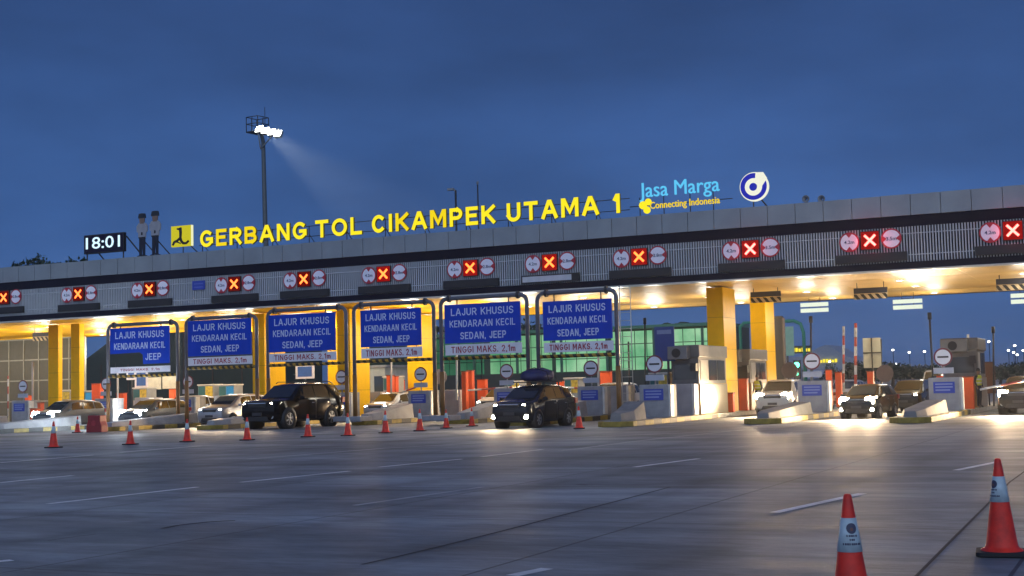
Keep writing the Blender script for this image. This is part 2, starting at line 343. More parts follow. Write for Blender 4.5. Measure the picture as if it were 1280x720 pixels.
for X in range(-1500, 1501, 60):
    pts.append((X, 1400+120*math.sin(X*.004), 11+7*math.sin(X*.0071+1)+4*math.sin(X*.021)+ (14 if 60 < X < 500 else 0)))
vs = [(x, y-90, -1) for x, y, z in pts]+[(x, y, max(z, 3)) for x, y, z in pts]+[(x, y+120, -1) for x, y, z in pts]; k = len(pts)
hl.add(vs, [(i, i+1, k+i+1, k+i) for i in range(k-1)]+[(k+i, k+i+1, 2*k+i+1, 2*k+i) for i in range(k-1)], True)
tag(part('hills', hl, mat('far_hill_green', (.035, .05, .045), .9, scale=.01)), kind='structure')

# ------------------------------------------------------------------ the toll canopy
D = 58.5; ZB, ZT = 6.15, 9.28; XL, XR, YB = -92.0, 6.0, 77.5
canopy = thing('toll_canopy', 'long grey toll plaza roof with vertical slats, yellow soffit and square yellow columns', 'toll canopy', (-31, 66, 0))
NAVY = mat('navy_fascia_band', (.005, .006, .018), .6, vary=.2, scale=1, spec=.15)
part('roof_slab', MB().span((XL, D+.45, 6.28), (XR, YB, 8.9)), mat('roof_grey', (.2, .2, .22), .7), canopy, True)
pp = MB(); x = XL; i = 0
while x < XR:
    pp.span((x+.012, D-.06+random.uniform(-.006, .006), 8.40), (x+1.208, D+.45, ZT+random.uniform(-.008, .008))); x += 1.22
PARAPET = mat('aluminium_parapet_panel', (.255, .28, .295), .45, .1, vary=.14, scale=.8)
part('parapet', pp, PARAPET, canopy, True)
part('fascia_band', MB().span((XL, D-.015, 7.93), (XR, D+.448, 8.395)), NAVY, canopy, True)
part('slat_backing', MB().span((XL, D+.15, 6.44), (XR, D+.44, 7.928)), mat('dark_slat_backing', (.012, .013, .022), .7), canopy, True)
sl = MB(); x = XL
while x < XR:
    sl.span((x, D-.01, 6.44), (x+.044, D+.12, 7.925)); x += .118
sl.span((XL, D-.013, 6.72), (XR, D+.06, 6.75)); sl.span((XL, D-.013, 7.62), (XR, D+.06, 7.65))
part('slat_cladding', sl, mat('silver_slat', (.50, .52, .54), .45, .0, vary=.05), canopy, True)
part('lower_band', MB().span((XL, D-.03, ZB+.002), (XR, D+.40, 6.435)), NAVY, canopy, True)
XS = -31.5
SOFY = mat('yellow_soffit_panel', (.82, .42, .010), .5, vary=.10, scale=.5, spec=.10)
SOFC = mat('cream_soffit_panel', (.60, .36, .10), .45, spec=.22, vary=.12, scale=.5)
def soffit(x0, x1, name, m):
    s = MB(); a = x0
    while a < x1:
        b = min(a+3.0, x1); y = D+.41
        while y < YB-.1:
            y2 = min(y+2.4, YB); s.span((a+.008, y+.008, ZB+random.uniform(-.006, .006)), (b-.008, y2-.008, 6.275)); y = y2
        a = b
    return part(name, s, m, canopy, True)
sofy = soffit(XL, XS, 'yellow_soffit', SOFY); sofc = soffit(XS, XR, 'cream_soffit', SOFC)
part('front_trim', MB().span((XL, D-.02, ZB-.07), (XR, D+.5, ZB-.002)), mat('pale_trim', (.55, .52, .46), .3, .2), canopy, True)
part('rear_fascia', MB().span((XL, YB+.003, ZB-.02), (XR, YB+.2, 8.7)), NAVY, canopy, True)
LAMPHOT = emit('downlight_lens', (1, .93, .78), 14)
def downlight(x, y, sof, power, col=(1, .86, .62)):
    d = part('downlight', MB().lathe([(.24, ZB-.07), (.25, ZB-.012)], 16, (x, y, 0)).prism([(.15*math.cos(2*PI*k/16), .15*math.sin(2*PI*k/16)) for k in range(16)], (1,0,0), (0,-1,0), (0,0,.02), (x, y, ZB-.06), mi=1), [WHITEPAINT, LAMPHOT], sof, True)
    lamp('canopy_lamp', 'POINT', (x, y, ZB-1.25), power, col, size=.45)
for i, x in enumerate([-86, -80, -74, -68, -62.6, -57.3, -52.1, -46.9, -41.8, -36.6, -31.6, -26.4, -21.2, -16, -10.6, -5.2]):
    s = sofy if x < XS else sofc
    right = x > -22
    for j, y in enumerate((64.4, 69.0, 75.2)):
        if j == 0 and x in (-21.2, -16): continue
        downlight(x, y, s, (300 if j < 2 else 330) if not right else (110 if j == 0 else 225), (1, .93, .78) if not right else (1, .92, .76))
# square columns, in pairs along the islands
def column(x, y0, y1, w=.8):
    c = MB(); z = .19
    while z < ZB-.08:
        z2 = min(z+1.49, ZB-.072); c.span((x-w/2, y0, z+.006), (x+w/2, y1, z2-.006)); z = z2
    c.span((x-w/2+.02, y0+.02, .18), (x+w/2-.02, y1-.02, ZB-.075), 1)
    return part('column', c, [YELLOW, mat('column_seam', (.12, .05, .002), .7)], canopy, True)
for x, y0, y1 in ((-18.75, 62.0, 64.0), (-18.75, 69.6, 71.4), (-39.75, 62.6, 64.6), (-39.75, 70.2, 72), (-45.2, 62.4, 64.4), (-45.2, 70, 72), (-3, 70, 72)):
    column(x, y0, y1)
column(P(66.5, 460, 62.4).x, 62.4, 62.75, .78); column(P(94, 460, 62.4).x, 62.4, 62.8, .66)
part('yellow_bulkhead', MB().span((-47.2, 64.5, 5.2), (-36.6, 64.9, ZB-.072)), YELLOW, canopy, True)

# ------------------------------------------------------------------ signals, limit discs and boards on the fascia
LANES = [(5, 372, 'at the far left end of the fascia'), (98, 367.5, 'below the lit clock'), (187, 361.5, 'below the two officer figures'),
         (293, 355, 'below the word GERBANG'), (380, 349, 'below the gap between GERBANG and TOL'), (479.5, 342.5, 'below the start of CIKAMPEK'), (588, 335, 'below the end of CIKAMPEK'),
         (687, 328, 'below the word UTAMA'), (799, 321, 'below the pale blue roof lettering'), (938, 311.3, 'below the round blue emblem'),
         (1087.5, 300.5, 'second from the right end of the fascia'), (1266, 288, 'at the far right end of the fascia')]
SIGBLACK = mat('signal_housing', (.02, .006, .006), .5)
XGLOW = emit('lit_red_cross', (1, .15, .03), 4.2); XGLOWR = emit('lit_pink_red_cross', (1, .12, .10), 7); XBACK = emit('red_led_field', (1, .012, .012), .30); XBACKL = emit('dim_red_led_field', (1, .015, .008), .12)
DISCWHITE = mat('limit_disc_white', (.84, .84, .90), .4, vary=.04); DISCRED = mat('limit_disc_red', (.42, .012, .03), .4, vary=.05); DISCTXT = mat('limit_disc_lettering', (.03, .04, .12), .5)
BOARD = mat('unlit_message_board', (.016, .015, .015), .55)
def limit_disc(loc, txt, label, wedge_up, group):
    o = thing('limit_disc', label, 'road sign', loc, 0, group)
    part('bracket', MB().span((-.05, .02, -.40), (.05, .05, .40)), STEEL, o)
    part('rim', MB().disc((0, 0, 0), .43, .018, 28), DISCRED, o)
    part('face', MB().disc((0, -.012, 0), .365, .01, 28), DISCWHITE, o)
    T = [(-.17, .40), (.17, .40), (0, .19)]
    for sgn in (1, -1):
        q = [(a*1, b*sgn) for a, b in T] if wedge_up else [(b*sgn, a) for a, b in T]
        part('wedge', MB().prism(q, (1,0,0), (0,0,1), (0,.008,0), (0, -.022, 0)), DISCRED, o)
    part('lettering', MB().text(txt, (0, -.02, 0), .43, .15, .006, .015), DISCTXT, o)
    return o
NTH = ['first', 'second', 'third', 'fourth', 'fifth', 'sixth', 'seventh', 'eighth', 'ninth', 'tenth', 'eleventh', 'twelfth']
for i, (px, py, where) in enumerate(LANES):
    q = P(px, py, D-.1); wide = i >= 9
    s = thing('lane_signal', 'square red lane signal with lit X ' + where, 'lane signal', (q.x, D-.12, q.z), 0, 'red X signals along the fascia')
    part('housing', MB().span((-.40, 0, -.40), (.40, .10, .40)), SIGBLACK, s)
    part('led_field', MB().span((-.37, -.012, -.37), (.37, -.002, .37)), XBACK if i >= 5 else XBACKL, s)
    c = MB()
    for a in (1, -1): c.prism([(-.26, -.19), (-.19, -.26), (.26, .19), (.19, .26)], (a,0,0), (0,0,1), (0,.012,0), (0, -.028 - (.002 if a < 0 else 0), 0))
    part('cross', c, XGLOWR if wide else XGLOW, s)
    lamp('signal_glow', 'POINT', (0, -.28, 0), (34 if wide else 2) if i != 9 else 15, (1, .03, .02), s, size=.2)
    short = where
    limit_disc((q.x-.88, D-.07, q.z-.02), '4.2m', '4.2m height limit disc ' + short, True, 'height limit discs on the fascia')
    limit_disc((q.x+.88, D-.07, q.z+.02), '3.5m' if wide else '2.8m', ('3.5m' if wide else '2.8m') + ' width limit disc ' + short, False, 'width limit discs on the fascia')
    bz = q.z-.75
    b = thing('message_board', ('white-lit' if i == 7 else 'unlit black') + ' board ' + short, 'message board', (q.x, D-.12, bz), 0, 'message boards on the fascia')
    part('case', MB().span((-1.5, 0, -.19), (1.5, .10, .19)), BOARD, b)
    if i == 7:
        part('lit_panel', MB().span((-1.42, -.012, -.13), (1.1, -.002, .13)), mat('pale_board_sheet', (.55, .55, .56), .4), b)
        part('screen', MB().span((1.12, -.012, -.13), (1.42, -.002, .13)), BLACK, b)
    else:
        part('screen', MB().span((-1.44, -.012, -.15), (1.44, -.002, .15)), BLACK, b)
q = P(247.5, 356.5, D-.1)
s = thing('gate_number_plate', 'small blue plate on the slats between two signals left of GERBANG', 'sign', (q.x, D-.06, q.z))
part('panel', MB().span((-.42, 0, -.24), (.42, .03, .24)), PLATEBLUE, s)
t_ = MB(); [t_.span((-.3, -.006, z-.03), (.3, -.001, z+.03)) for z in (-.1, .08)]; part('lettering', t_, mat('dim_blue_lettering', (.10, .14, .5), .5), s)

# ------------------------------------------------------------------ things standing on the roof
RY = 59.5
def roofz(): return 8.9
LYEL = emit('lit_yellow_letter', (1, .83, .02), 1.05); LYELD = emit('dim_yellow_letter', (1, .75, .01), .95); LRET = mat('yellow_letter_return', (.5, .33, .01), .5)
gs = thing('roof_lettering', 'yellow illuminated letters GERBANG TOL CIKAMPEK UTAMA 1 standing along the roof edge', 'lettering', (-34.5, RY, 8.9), 0)
dim = {('GERBANG', 1), ('GERBANG', 3), ('CIKAMPEK', 2), ('CIKAMPEK', 4)}
LZ0, LZ1 = 9.64, 10.56
for word, xa, xb in (('GERBANG', 250, 383), ('TOL', 394, 452), ('CIKAMPEK', 465, 619), ('UTAMA', 634, 749), ('1', 768, 776)):
    A, B = P(xa, 290, RY).x, P(xb, 280, RY).x
    ls = stroke_text([], word, ((A+B)/2, RY-.02, (LZ0+LZ1)/2), B-A, LZ1-LZ0, .185, .14, .34)
    for k, m in enumerate(ls): part('letter', m, [LYELD if (word, k) in dim else LYEL, LRET], gs, True)
fr = MB()
for z in (9.78, 10.32): fr.tube([(-47.1, RY+.2, z), (-22, RY+.2, z)], .02, 6)
x = -46.9
while x < -22:
    fr.tube([(x, RY+.22, 8.9), (x, RY+.22, 10.35)], .025, 6); fr.tube([(x+.05, RY+1.4, 8.9), (x, RY+.22, 9.9)], .02, 6); x += 2.32
part('support_frame', fr, DARKSTEEL, gs, True)
# pale blue company lettering
JB = emit('lit_cyan_letter', (.12, .62, 1.0), .95)
A, B = P(799, 239, RY), P(899, 235, RY)
jm = thing('company_lettering', 'pale blue lit words Jasa Marga above small yellow Connecting Indonesia on the roof', 'lettering', ((A.x+B.x)/2, RY, 8.9))
za, zb = P(850, 247, RY).z, P(850, 226, RY).z
part('blue_words', MB().text('Jasa Marga', ((A.x+B.x)/2, RY, (za+zb)/2), B.x-A.x, zb-za+.12, .08, .0), JB, jm, True)
part('yellow_words', MB().text('Connecting Indonesia', ((P(812, 250, RY).x+B.x)/2, RY, P(856, 254.5, RY).z), B.x-P(812, 250, RY).x, .42, .06, .004), emit('lit_amber_letter', (1, .72, .02), .9), jm, True)
dm = MB()
for px, py, r in ((803.5, 256.5, .19), (810, 252.3, .16), (808.5, 262.5, .17)): q = P(px, py, RY); dm.disc((q.x, RY, q.z), r, .06, 16)
part('dots', dm, LYEL, jm, True)
f2 = MB()
for px in (800, 830, 863, 892): q = P(px, 250, RY+.2).x; f2.tube([(q, RY+.16, 8.9), (q, RY+.16, 10.3)], .025, 6)
f2.tube([(P(800, 250, RY+.2).x-.5, RY+.16, 9.9), (P(892, 250, RY+.2).x+.9, RY+.16, 9.9)], .022, 6)
part('support_frame', f2, DARKSTEEL, jm, True)
# round emblem
q = P(942.5, 233.3, RY); R = .66
em = thing('round_emblem', 'round blue and white lit emblem with a swirl on the roof edge', 'emblem', (q.x, RY, 8.9))
EW = emit('lit_white_emblem', (1, 1, .82), .9); EB = emit('lit_blue_emblem', (.02, .03, .50), .8)
def at_e(dx, dz, dy): return (q.x+dx, RY+dy, q.z+dz)
part('backing', MB().disc(at_e(0, 0, 0), R, .15, 36), EW, em, True)
part('blue_ring', MB().disc(at_e(-.02, .01, -.012), R*.92, .010, 36), EB, em, True)
rg = MB().disc(at_e(-.02, -.01, -.024), R*.60, .010, 30)
rg.prism([(.03, .04), (.36, -.02), (.62, .33), (.45, .62), (.10, .64)], (1,0,0), (0,0,1), (0,.010,0), at_e(0, 0, -.027))
part('white_swirl', rg, EW, em, True)
part('blue_drop', MB().disc(at_e(-.03, -.01, -.038), R*.27, .008, 24), EB, em, True)
part('strut', MB().tube([at_e(.2, -.5, .18), (q.x+.75, RY+1.2, 8.9)], .04, 6).tube([at_e(-.1, -.5, .18), (q.x-.1, RY+.2, 8.9)], .03, 6), DARKSTEEL, em, True)
# square black on yellow emblem
a, b = P(214, 309, RY), P(238.5, 281, RY); cx, cz, w_, h_ = (a.x+b.x)/2, (a.z+b.z)/2, b.x-a.x, b.z-a.z
pe = thing('square_emblem', 'lit yellow square panel with a black three-armed device left of GERBANG', 'emblem', (cx, RY, 8.9))
part('panel', MB().span((a.x, RY, a.z), (b.x, RY+.16, b.z)), [emit('lit_yellow_panel', (.80, .72, .03), .72)], pe, True)
part('lit_edge', MB().span((b.x+.002, RY+.01, a.z), (b.x+.05, RY+.15, b.z)), emit('pale_lit_edge', (1, 1, .6), .9), pe, True)
dv = MB()
def arm(pts, ws):
    for k in range(len(pts)-1):
        p0, p1 = Vector(pts[k]), Vector(pts[k+1]); d = (p1-p0).normalized(); n = Vector((-d.y, d.x))
        dv.prism([tuple(p0-n*ws[k]-d*.01), tuple(p1-n*ws[k+1]+d*.01), tuple(p1+n*ws[k+1]+d*.01), tuple(p0+n*ws[k]-d*.01)], (w_,0,0), (0,0,h_), (0,.012,0), (cx, RY-.014-.0004*len(dv.f), cz))
arm([(-.20, .36), (-.10, .34), (.0, .36)], [.035, .05, .07]); arm([(-.03, .40), (-.01, .15), (-.02, -.08), (-.08, -.2)], [.075, .07, .06, .06])
arm([(-.02, -.05), (.03, -.25), (.12, -.36), (.28, -.37), (.40, -.26)], [.05, .06, .06, .055, .05]); arm([(-.04, -.1), (-.18, -.22), (-.32, -.27), (-.40, -.42)], [.05, .06, .06, .05])
arm([(-.28, -.25), (-.12, -.3), (-.0, -.36)], [.04, .03, .03])
part('device', dv, BLACK, pe, True)
part('strut', MB().tube([(cx, RY+.18, a.z), (cx, RY+.18, 8.9)], .03, 6).tube([(b.x-.2, RY+.18, a.z+.05), (b.x+.35, RY+1.1, 8.9)], .03, 6), DARKSTEEL, pe, True)
# digital clock
a, b = P(105, 318, RY), P(154.5, 290, RY); cx, cz = (a.x+b.x)/2, (a.z+b.z)/2
ck = thing('digital_clock', 'black digital clock board reading 18:01 in white on the roof', 'clock', (cx, RY, 8.9))
part('case', MB().span((a.x, RY, a.z), (b.x, RY+.22, b.z)), BLACK, ck, True)
part('screen', MB().span((a.x+.06, RY-.008, a.z+.06), (b.x-.06, RY-.001, b.z-.06)), emit('dark_screen', (.01, .012, .04), .6), ck, True)
part('digits', MB().text('18:01', (cx-.05, RY-.02, cz+.06), (b.x-a.x)*.86, (b.z-a.z)*.62, .008, .006), emit('lit_white_digits', (.62, .86, 1), 1.3), ck, True)
part('strut', MB().tube([(a.x+.15, RY+.1, 8.9), (a.x+.15, RY+.1, a.z)], .04, 6).tube([(b.x-.1, RY+.1, 8.9), (b.x-.1, RY+.1, a.z)], .04, 6).tube([(b.x-.02, RY+.25, b.z-.2), (b.x+1.15, RY+1.0, 8.9)], .045, 6).tube([(a.x+.8, RY+.25, a.z+.1), (a.x+1.2, RY+1.0, 8.9)], .04, 6), DARKSTEEL, ck, True)
# two flat officer figures
def officer(px, ztop, label):
    x = P(px, 300, 60.0).x; z0 = 9.45; H = ztop-z0
    o = thing('officer_standee', label, 'standee', (x, 60.0, 8.9), 0, 'flat officer figures on the roof')
    L = lambda pts, y, th, m, nm: part(nm, MB().prism([(p[0]*H, z0-8.9+p[1]*H) for p in pts], (1,0,0), (0,0,1), (0,th,0), (0, y, 0)), m, o)
    L([(-.10, 0), (-.02, 0), (.0, .36), (.02, 0), (.14, 0), (.14, .03), (.08, .04), (.085, .44), (-.085, .44), (-.085, .04), (-.14, .03), (-.14, 0)], 0, .05, mat('navy_trousers', (.012, .016, .035), .7), 'trousers')
    L([(-.10, .43), (.10, .43), (.11, .56), (.15, .58), (.155, .70), (.10, .77), (.04, .79), (-.04, .79), (-.10, .77), (-.155, .70), (-.15, .58), (-.11, .56)], -.012, .07, mat('grey_white_shirt', (.36, .35, .37), .7), 'shirt')
    L([(-.10, .43), (.10, .43), (.10, .455), (-.10, .455)], -.02, .006, BLACK, 'belt')
    L([(-.025, .50), (.02, .50), (.025, .56), (-.02, .57)], -.02, .006, BLACK, 'badge')
    L([(-.055, .76), (.055, .76), (.075, .84), (.07, .90), (-.07, .90), (-.075, .84)], -.014, .06, mat('standee_skin', (.24, .15, .11), .7), 'head')
    L([(-.105, .885), (.105, .885), (.10, .93), (.085, .99), (.0, 1.0), (-.085, .99), (-.10, .93)], -.02, .08, mat('dark_cap', (.014, .02, .03), .6), 'cap')
    part('strut', MB().tube([(.06*H, .06, 1.4), (.95, 1.0, 0)], .035, 6).tube([(-.05*H, .06, .62), (-.05*H, .06, 0)], .03, 6).tube([(.05*H, .06, .62), (.05*H, .06, 0)], .03, 6), DARKSTEEL, o)
officer(177.5, 11.93, 'flat roof figure of an officer in dark cap, nearer the clock'); officer(193.8, 12.0, 'slightly taller flat roof figure of an officer, nearer the yellow square emblem')
for px, lab in ((1008, 'small horn loudspeaker on the roof, closer to the round emblem'), (1027.5, 'small horn loudspeaker on the roof, farther from the round emblem')):
    q = P(px, 249, RY)
    o = thing('horn_loudspeaker', lab, 'loudspeaker', (q.x, RY, 8.9), 0, 'horn loudspeakers on the roof')
    part('horn', MB().lathe([(.05, -.2), (.07, -.05), (.17, .14), (.15, .14), (.05, .0)], 14, (0, 0, q.z-8.9), 'Y'), mat('grey_horn', (.22, .23, .25), .5), o)
    part('stand', MB().tube([(0, .1, 0), (0, .1, q.z-8.95)], .03, 6), DARKSTEEL, o)

# ------------------------------------------------------------------ pipe gantries with blue signs over the car lanes
HAZARD = stripes('black_yellow_hazard', (.40, .24, .02), (.014, .013, .012), .34, (1, 0, .6))
def gantry(Y, xl, xr, ytop, panel, plate, bar, label, damaged=False):
    """xl, xr: the two posts; ytop: pipe; panel/plate/bar as measured in the photo, all on the upright plane Y"""
    L, R = P(xl, 440, Y).x, P(xr, 440, Y).x; zt = P(xl, ytop, Y).z
    o = thing('lane_gantry', label, 'gantry', ((L+R)/2, Y, 0), 0, 'pipe gantries with blue lane signs')
    rb = .32; pts = [(L, Y, .2), (L, Y, zt-rb)]+[(L+rb-rb*math.cos(a), Y, zt-rb+rb*math.sin(a)) for a in (PI/8, PI/4, 3*PI/8)]+[(L+rb, Y, zt), (R-rb, Y, zt)]
    pts += [(R-rb+rb*math.sin(a), Y, zt-rb+rb*math.cos(a)) for a in (PI/8, PI/4, 3*PI/8)]+[(R, Y, zt-rb), (R, Y, .2)]
    part('bent_pipe', MB().tube(pts, .09, 12), POSTGREY, o, True)
    for x in (L, R):
        part('ochre_sleeve', MB().tube([(x, Y, .2), (x, Y, 2.35)], .102, 12), POSTGOLD, o, True)
        part('base_plate', MB().span((x-.22, Y-.22, .182), (x+.22, Y+.22, .26)), STEEL, o, True)
    for x in (L+rb+.10, R-rb-.10): part('collar', MB().tube([(x-.05, Y, zt), (x+.05, Y, zt)], .165, 12), DARKSTEEL, o, True)
    x0, x1, y0, y1 = panel; a = P(x0, y1, Y); b = P(x0, y0, Y); X0, X1 = a.x, P(x1, y0, Y).x; z0, z1 = a.z, b.z; w, h = X1-X0, z1-z0; cx = (X0+X1)/2; F = Y-.14
    if damaged: poly = [(X0, z0+.30*h), (X0+.50*w, z0+.32*h), (X0+.555*w, z0+.25*h), (X0+.56*w, z0), (X1, z0), (X1, z1), (X0, z1)]
    else: poly = [(X0, z0), (X1, z0), (X1, z1), (X0, z1)]
    pn = part('blue_panel', MB().prism(poly, (1,0,0), (0,0,1), (0,.03,0), (0, F, 0)), BLUE, o, True)
    tx = MB(); t = .027*h
    stroke_text(tx, 'LAJUR KHUSUS', (cx, F-.006, z0+.80*h), w*.82, h*.185, t, .004)
    stroke_text(tx, 'KENDARAAN KECIL', (cx, F-.006, z0+.50*h), w*.86, h*.175, t*.9, .004)
    if damaged: stroke_text(tx, 'JEEP', (X0+.73*w, F-.006, z0+.19*h), w*.26, h*.18, t, .004)
    else: stroke_text(tx, 'SEDAN, JEEP', (cx+.01*w, F-.006, z0+.19*h), w*.60, h*.18, t, .004)
    part('lettering', tx, [SIGNTXT, SIGNTXT], pn, True)
    if not damaged:
        bd = MB(); e = .02
        for q in (((X0, z0), (X1, z0+e)), ((X0, z1-e), (X1, z1)), ((X0, z0+e), (X0+e, z1-e)), ((X1-e, z0+e), (X1, z1-e))): bd.span((q[0][0]+.003, F-.005, q[0][1]+.003), (q[1][0]-.003, F-.001, q[1][1]-.003))
        part('border', bd, mat('dull_blue_edge', (.10, .13, .32), .5), pn, True)
    for k in (.16, .84): part('hanger', MB().tube([(X0+k*w, Y-.06, z1-.3), (X0+k*w, Y-.04, zt-.05)], .03, 6), DARKSTEEL, o, True)
    p0, p1 = plate; pz0, pz1 = P(x0, p1, Y).z, P(x0, p0, Y).z
    pl = part('height_plate', MB().span((X0+.02, F, pz0), (X1+.03, F+.025, pz1)), WHITEPLATE, o, True)
    tx = MB(); stroke_text(tx, 'TINGGI MAKS. 2,1m', (cx+.02, F-.006, (pz0+pz1)/2), w*(.84 if not damaged else .66), (pz1-pz0)*(.62 if not damaged else .4), .042 if not damaged else .026, .004, .34)
    part('lettering', tx, [REDTXT, REDTXT], pl, True)
    for x in (X0+.3, X1-.3): part('link', MB().tube([(x, F+.05, z0+.1), (x, F+.05, pz0+.05)], .018, 6), DARKSTEEL, o, True)
    bz = P(x0, bar, Y).z
    part('striped_bar', MB().tube([(L+.1, Y-.02, bz), (R-.1, Y-.02, bz)], .075, 8), HAZARD, o, True)
    for x in (X0+.25, cx, X1-.25): part('chain', MB().tube([(x, Y-.02, bz+.05), (x, F+.04, pz0)], .012, 5), DARKSTEEL, o, True)
    return o
gantry(56, 135, 222, 407, (140, 214, 411, 456.5), (459.5, 467), 471, 'leftmost pipe gantry, its blue sign missing the lower left corner', True)
gantry(55.5, 233, 321, 399, (237, 316, 401.5, 446), (447.5, 457.5), 461, 'pipe gantry with blue sign over the silver car, second from left')
gantry(55, 335, 433, 389, (338, 421, 394.5, 441), (442.5, 453), 457, 'pipe gantry with blue sign behind the black SUV')
gantry(54, 443, 543, 382, (453, 528, 388.5, 434.5), (436, 448.5), 452, 'pipe gantry with blue sign just right of the black SUV')
gantry(53, 552, 660, 374, (558, 652, 381.5, 430), (431.5, 444.5), 448.5, 'pipe gantry with blue sign left of the car carrying a roof bag')
gantry(51.8, 673, 772, 367, (681, 766, 377.5, 426.5), (429, 441), 446, 'rightmost pipe gantry with blue sign, beside the car carrying a roof bag')

# ------------------------------------------------------------------ toll islands and what stands on them
ISL = [(-61.2, 55.5, 60.4, 'at the left frame edge'), (-55.8, 54.5, 61.5, 'left of the leftmost gantry'), (-50.6, 47.2, 62.5, 'left of the red water barrier'), (-45.2, 49.8, 62.3, 'between the two leftmost gantries'),
       (-39.8, 50.6, 61.9, 'left of the black SUV'), (-34.3, 55.2, 60.8, 'behind the black SUV'), (-29.05, 55.0, 60.1, 'between the middle gantries'), (-24.0, 50.8, 58.7, 'behind the car with a roof bag'),
       (-18.7, 47.9, 51.4, 'with the large toll booth'), (-13.45, 49.5, 58.0, 'right of the white SUV'), (-7.95, 48.6, 57.6, 'second from the right edge')]
KERB = stripes('kerb_paint', (.34, .24, .035), (.03, .03, .03), 1.9, (0, 1, 0), .7, 11.5, (.50, .47, .42))
PLTXT = mat('plate_lettering', (.22, .28, .55), .5)
PLATETXT = mat('grey_plate', (.42, .44, .50), .5)
CONCDECK = mat('island_deck', (.30, .30, .30), .85, vary=.2)
for k, (X, n, sy, where) in enumerate(ISL):
    o = thing('toll_island', 'toll island with yellow and black kerb ' + where, 'traffic island', (X, n, 0), 0, 'toll lane islands')
    w = .72; pts = [(-.34, 0), (.34, 0), (w, .55), (w, 31), (-w, 31), (-w, .55)]
    part('kerb', MB().prism(pts, (1,0,0), (0,1,0), (0,0,.20)), KERB, o, bevel=.02)
    part('deck', MB().prism([(a*.82, .22+b*.985) for a, b in pts], (1,0,0), (0,1,0), (0,0,.006), (0,0,.202)), CONCDECK, o)
    # wedge shaped concrete nose wall
    L = max(min(sy-n-1.6, 6.2), 2.2); st = .55; hk = .62 if k < 5 or k > 8 else .9
    vs = [(-.24, 0, 0), (.24, 0, 0), (.46, 1.0, 0), (.46, L, 0), (-.46, L, 0), (-.46, 1.0, 0), (-.20, .05, .32*hk), (.20, .05, .32*hk), (.38, 1.0, .42*hk), (.38, L, .80*hk), (-.38, L, .80*hk), (-.38, 1.0, .42*hk)]
    b = MB().add([(x, y+n+st, z+.205) for x, y, z in [(a+X, c_, d_) for a, c_, d_ in vs]], [(5,4,3,2,1,0), (6,7,8,11), (8,9,10,11), (0,1,7,6), (1,2,8,7), (2,3,9,8), (3,4,10,9), (4,5,11,10), (5,0,6,11)])
    tag(part('nose_barrier', b, WHITECONC if k not in (8, 9, 10) else CONC, None, True, .025, loc=(X, n+st, .205)), 'sloped concrete nose wall on the island ' + where, 'concrete barrier', 'nose walls of the islands')
    if k == 8: sy0 = 52.6
    else: sy0 = sy
    bl = thing('concrete_block', 'blue-plated block on the island ' + where, 'concrete block', (X, sy0+.25, .205), 0, 'white blocks with blue plates')
    part('body', MB().span((-.62, 0, 0), (.62, 1.1, 1.36)), WHITECONC, bl, bevel=.03)
    part('edge_strip', MB().span((.626, .04, .05), (.72, .42, 1.32)), WHITEPAINT, bl)
    pl = part('blue_plate', MB().span((-.42, -.03, .72), (.42, -.006, 1.18)), PLATEBLUE, bl)
    tt = MB(); [tt.span((-.34, -.036, z), (.34-.1*(z < .9), -.031, z+.055)) for z in (.82, .94, 1.06)]; part('lettering', tt, PLTXT, pl)
    rs = thing('no_entry_sign', 'round barred sign on the island ' + where, 'road sign', (X-.03, sy0+.55, .205), 0, 'round signs at the island noses')
    part('post', MB().tube([(0, .06, 0), (0, .06, 2.55)], .035, 8), STEEL, rs)
    part('rim', MB().disc((0, 0, 2.20), .37, .02, 28), mat('dark_red_rim', (.16, .02, .035), .5), rs)
    part('face', MB().disc((0, -.012, 2.20), .305, .01, 28), mat('sign_white', (.70, .71, .76), .45, vary=.04), rs)
    part('bar', MB().span((-.22, -.022, 2.165), (.22, -.014, 2.235)), BLACK, rs)
    pp_ = part('name_plate', MB().span((-.40, .0, 1.52), (.40, .02, 1.76)), PLATETXT, rs)
    if k < 9:
        mc = thing('rear_block', 'rear grey block on the island ' + where, 'concrete block', (X, sy0+3.6, .205), 0, 'grey blocks on the islands')
        part('body', MB().span((-.55, 0, 0), (.55, 1.3, 1.36)), mat('grey_block', (.25, .25, .27), .7, vary=.25, scale=1.5), mc, bevel=.03)
        part('edge_strip', MB().span((.556, .02, .05), (.66, .34, 1.34)), WHITEPAINT, mc)
# concrete feet under the pairs of gantry posts
for X, Y, lab in ((-28.9, 53.4, 'grey concrete foot under two gantry posts left of the roof bag car'), (-34.1, 54.4, 'grey concrete foot under gantry posts right of the black SUV'), (-23.75, 52.3, 'grey concrete foot under gantry posts behind the roof bag car')):
    tag(part('concrete_plinth', MB().span((X-.75, Y-.55, 0.205), (X+.75, Y+.5, .44)), mat('grey_block', (.25, .25, .27), .7, vary=.25, scale=1.5), None, True, .03, loc=(X, Y, .205)), lab, 'concrete plinth', 'concrete plinths of the gantries')

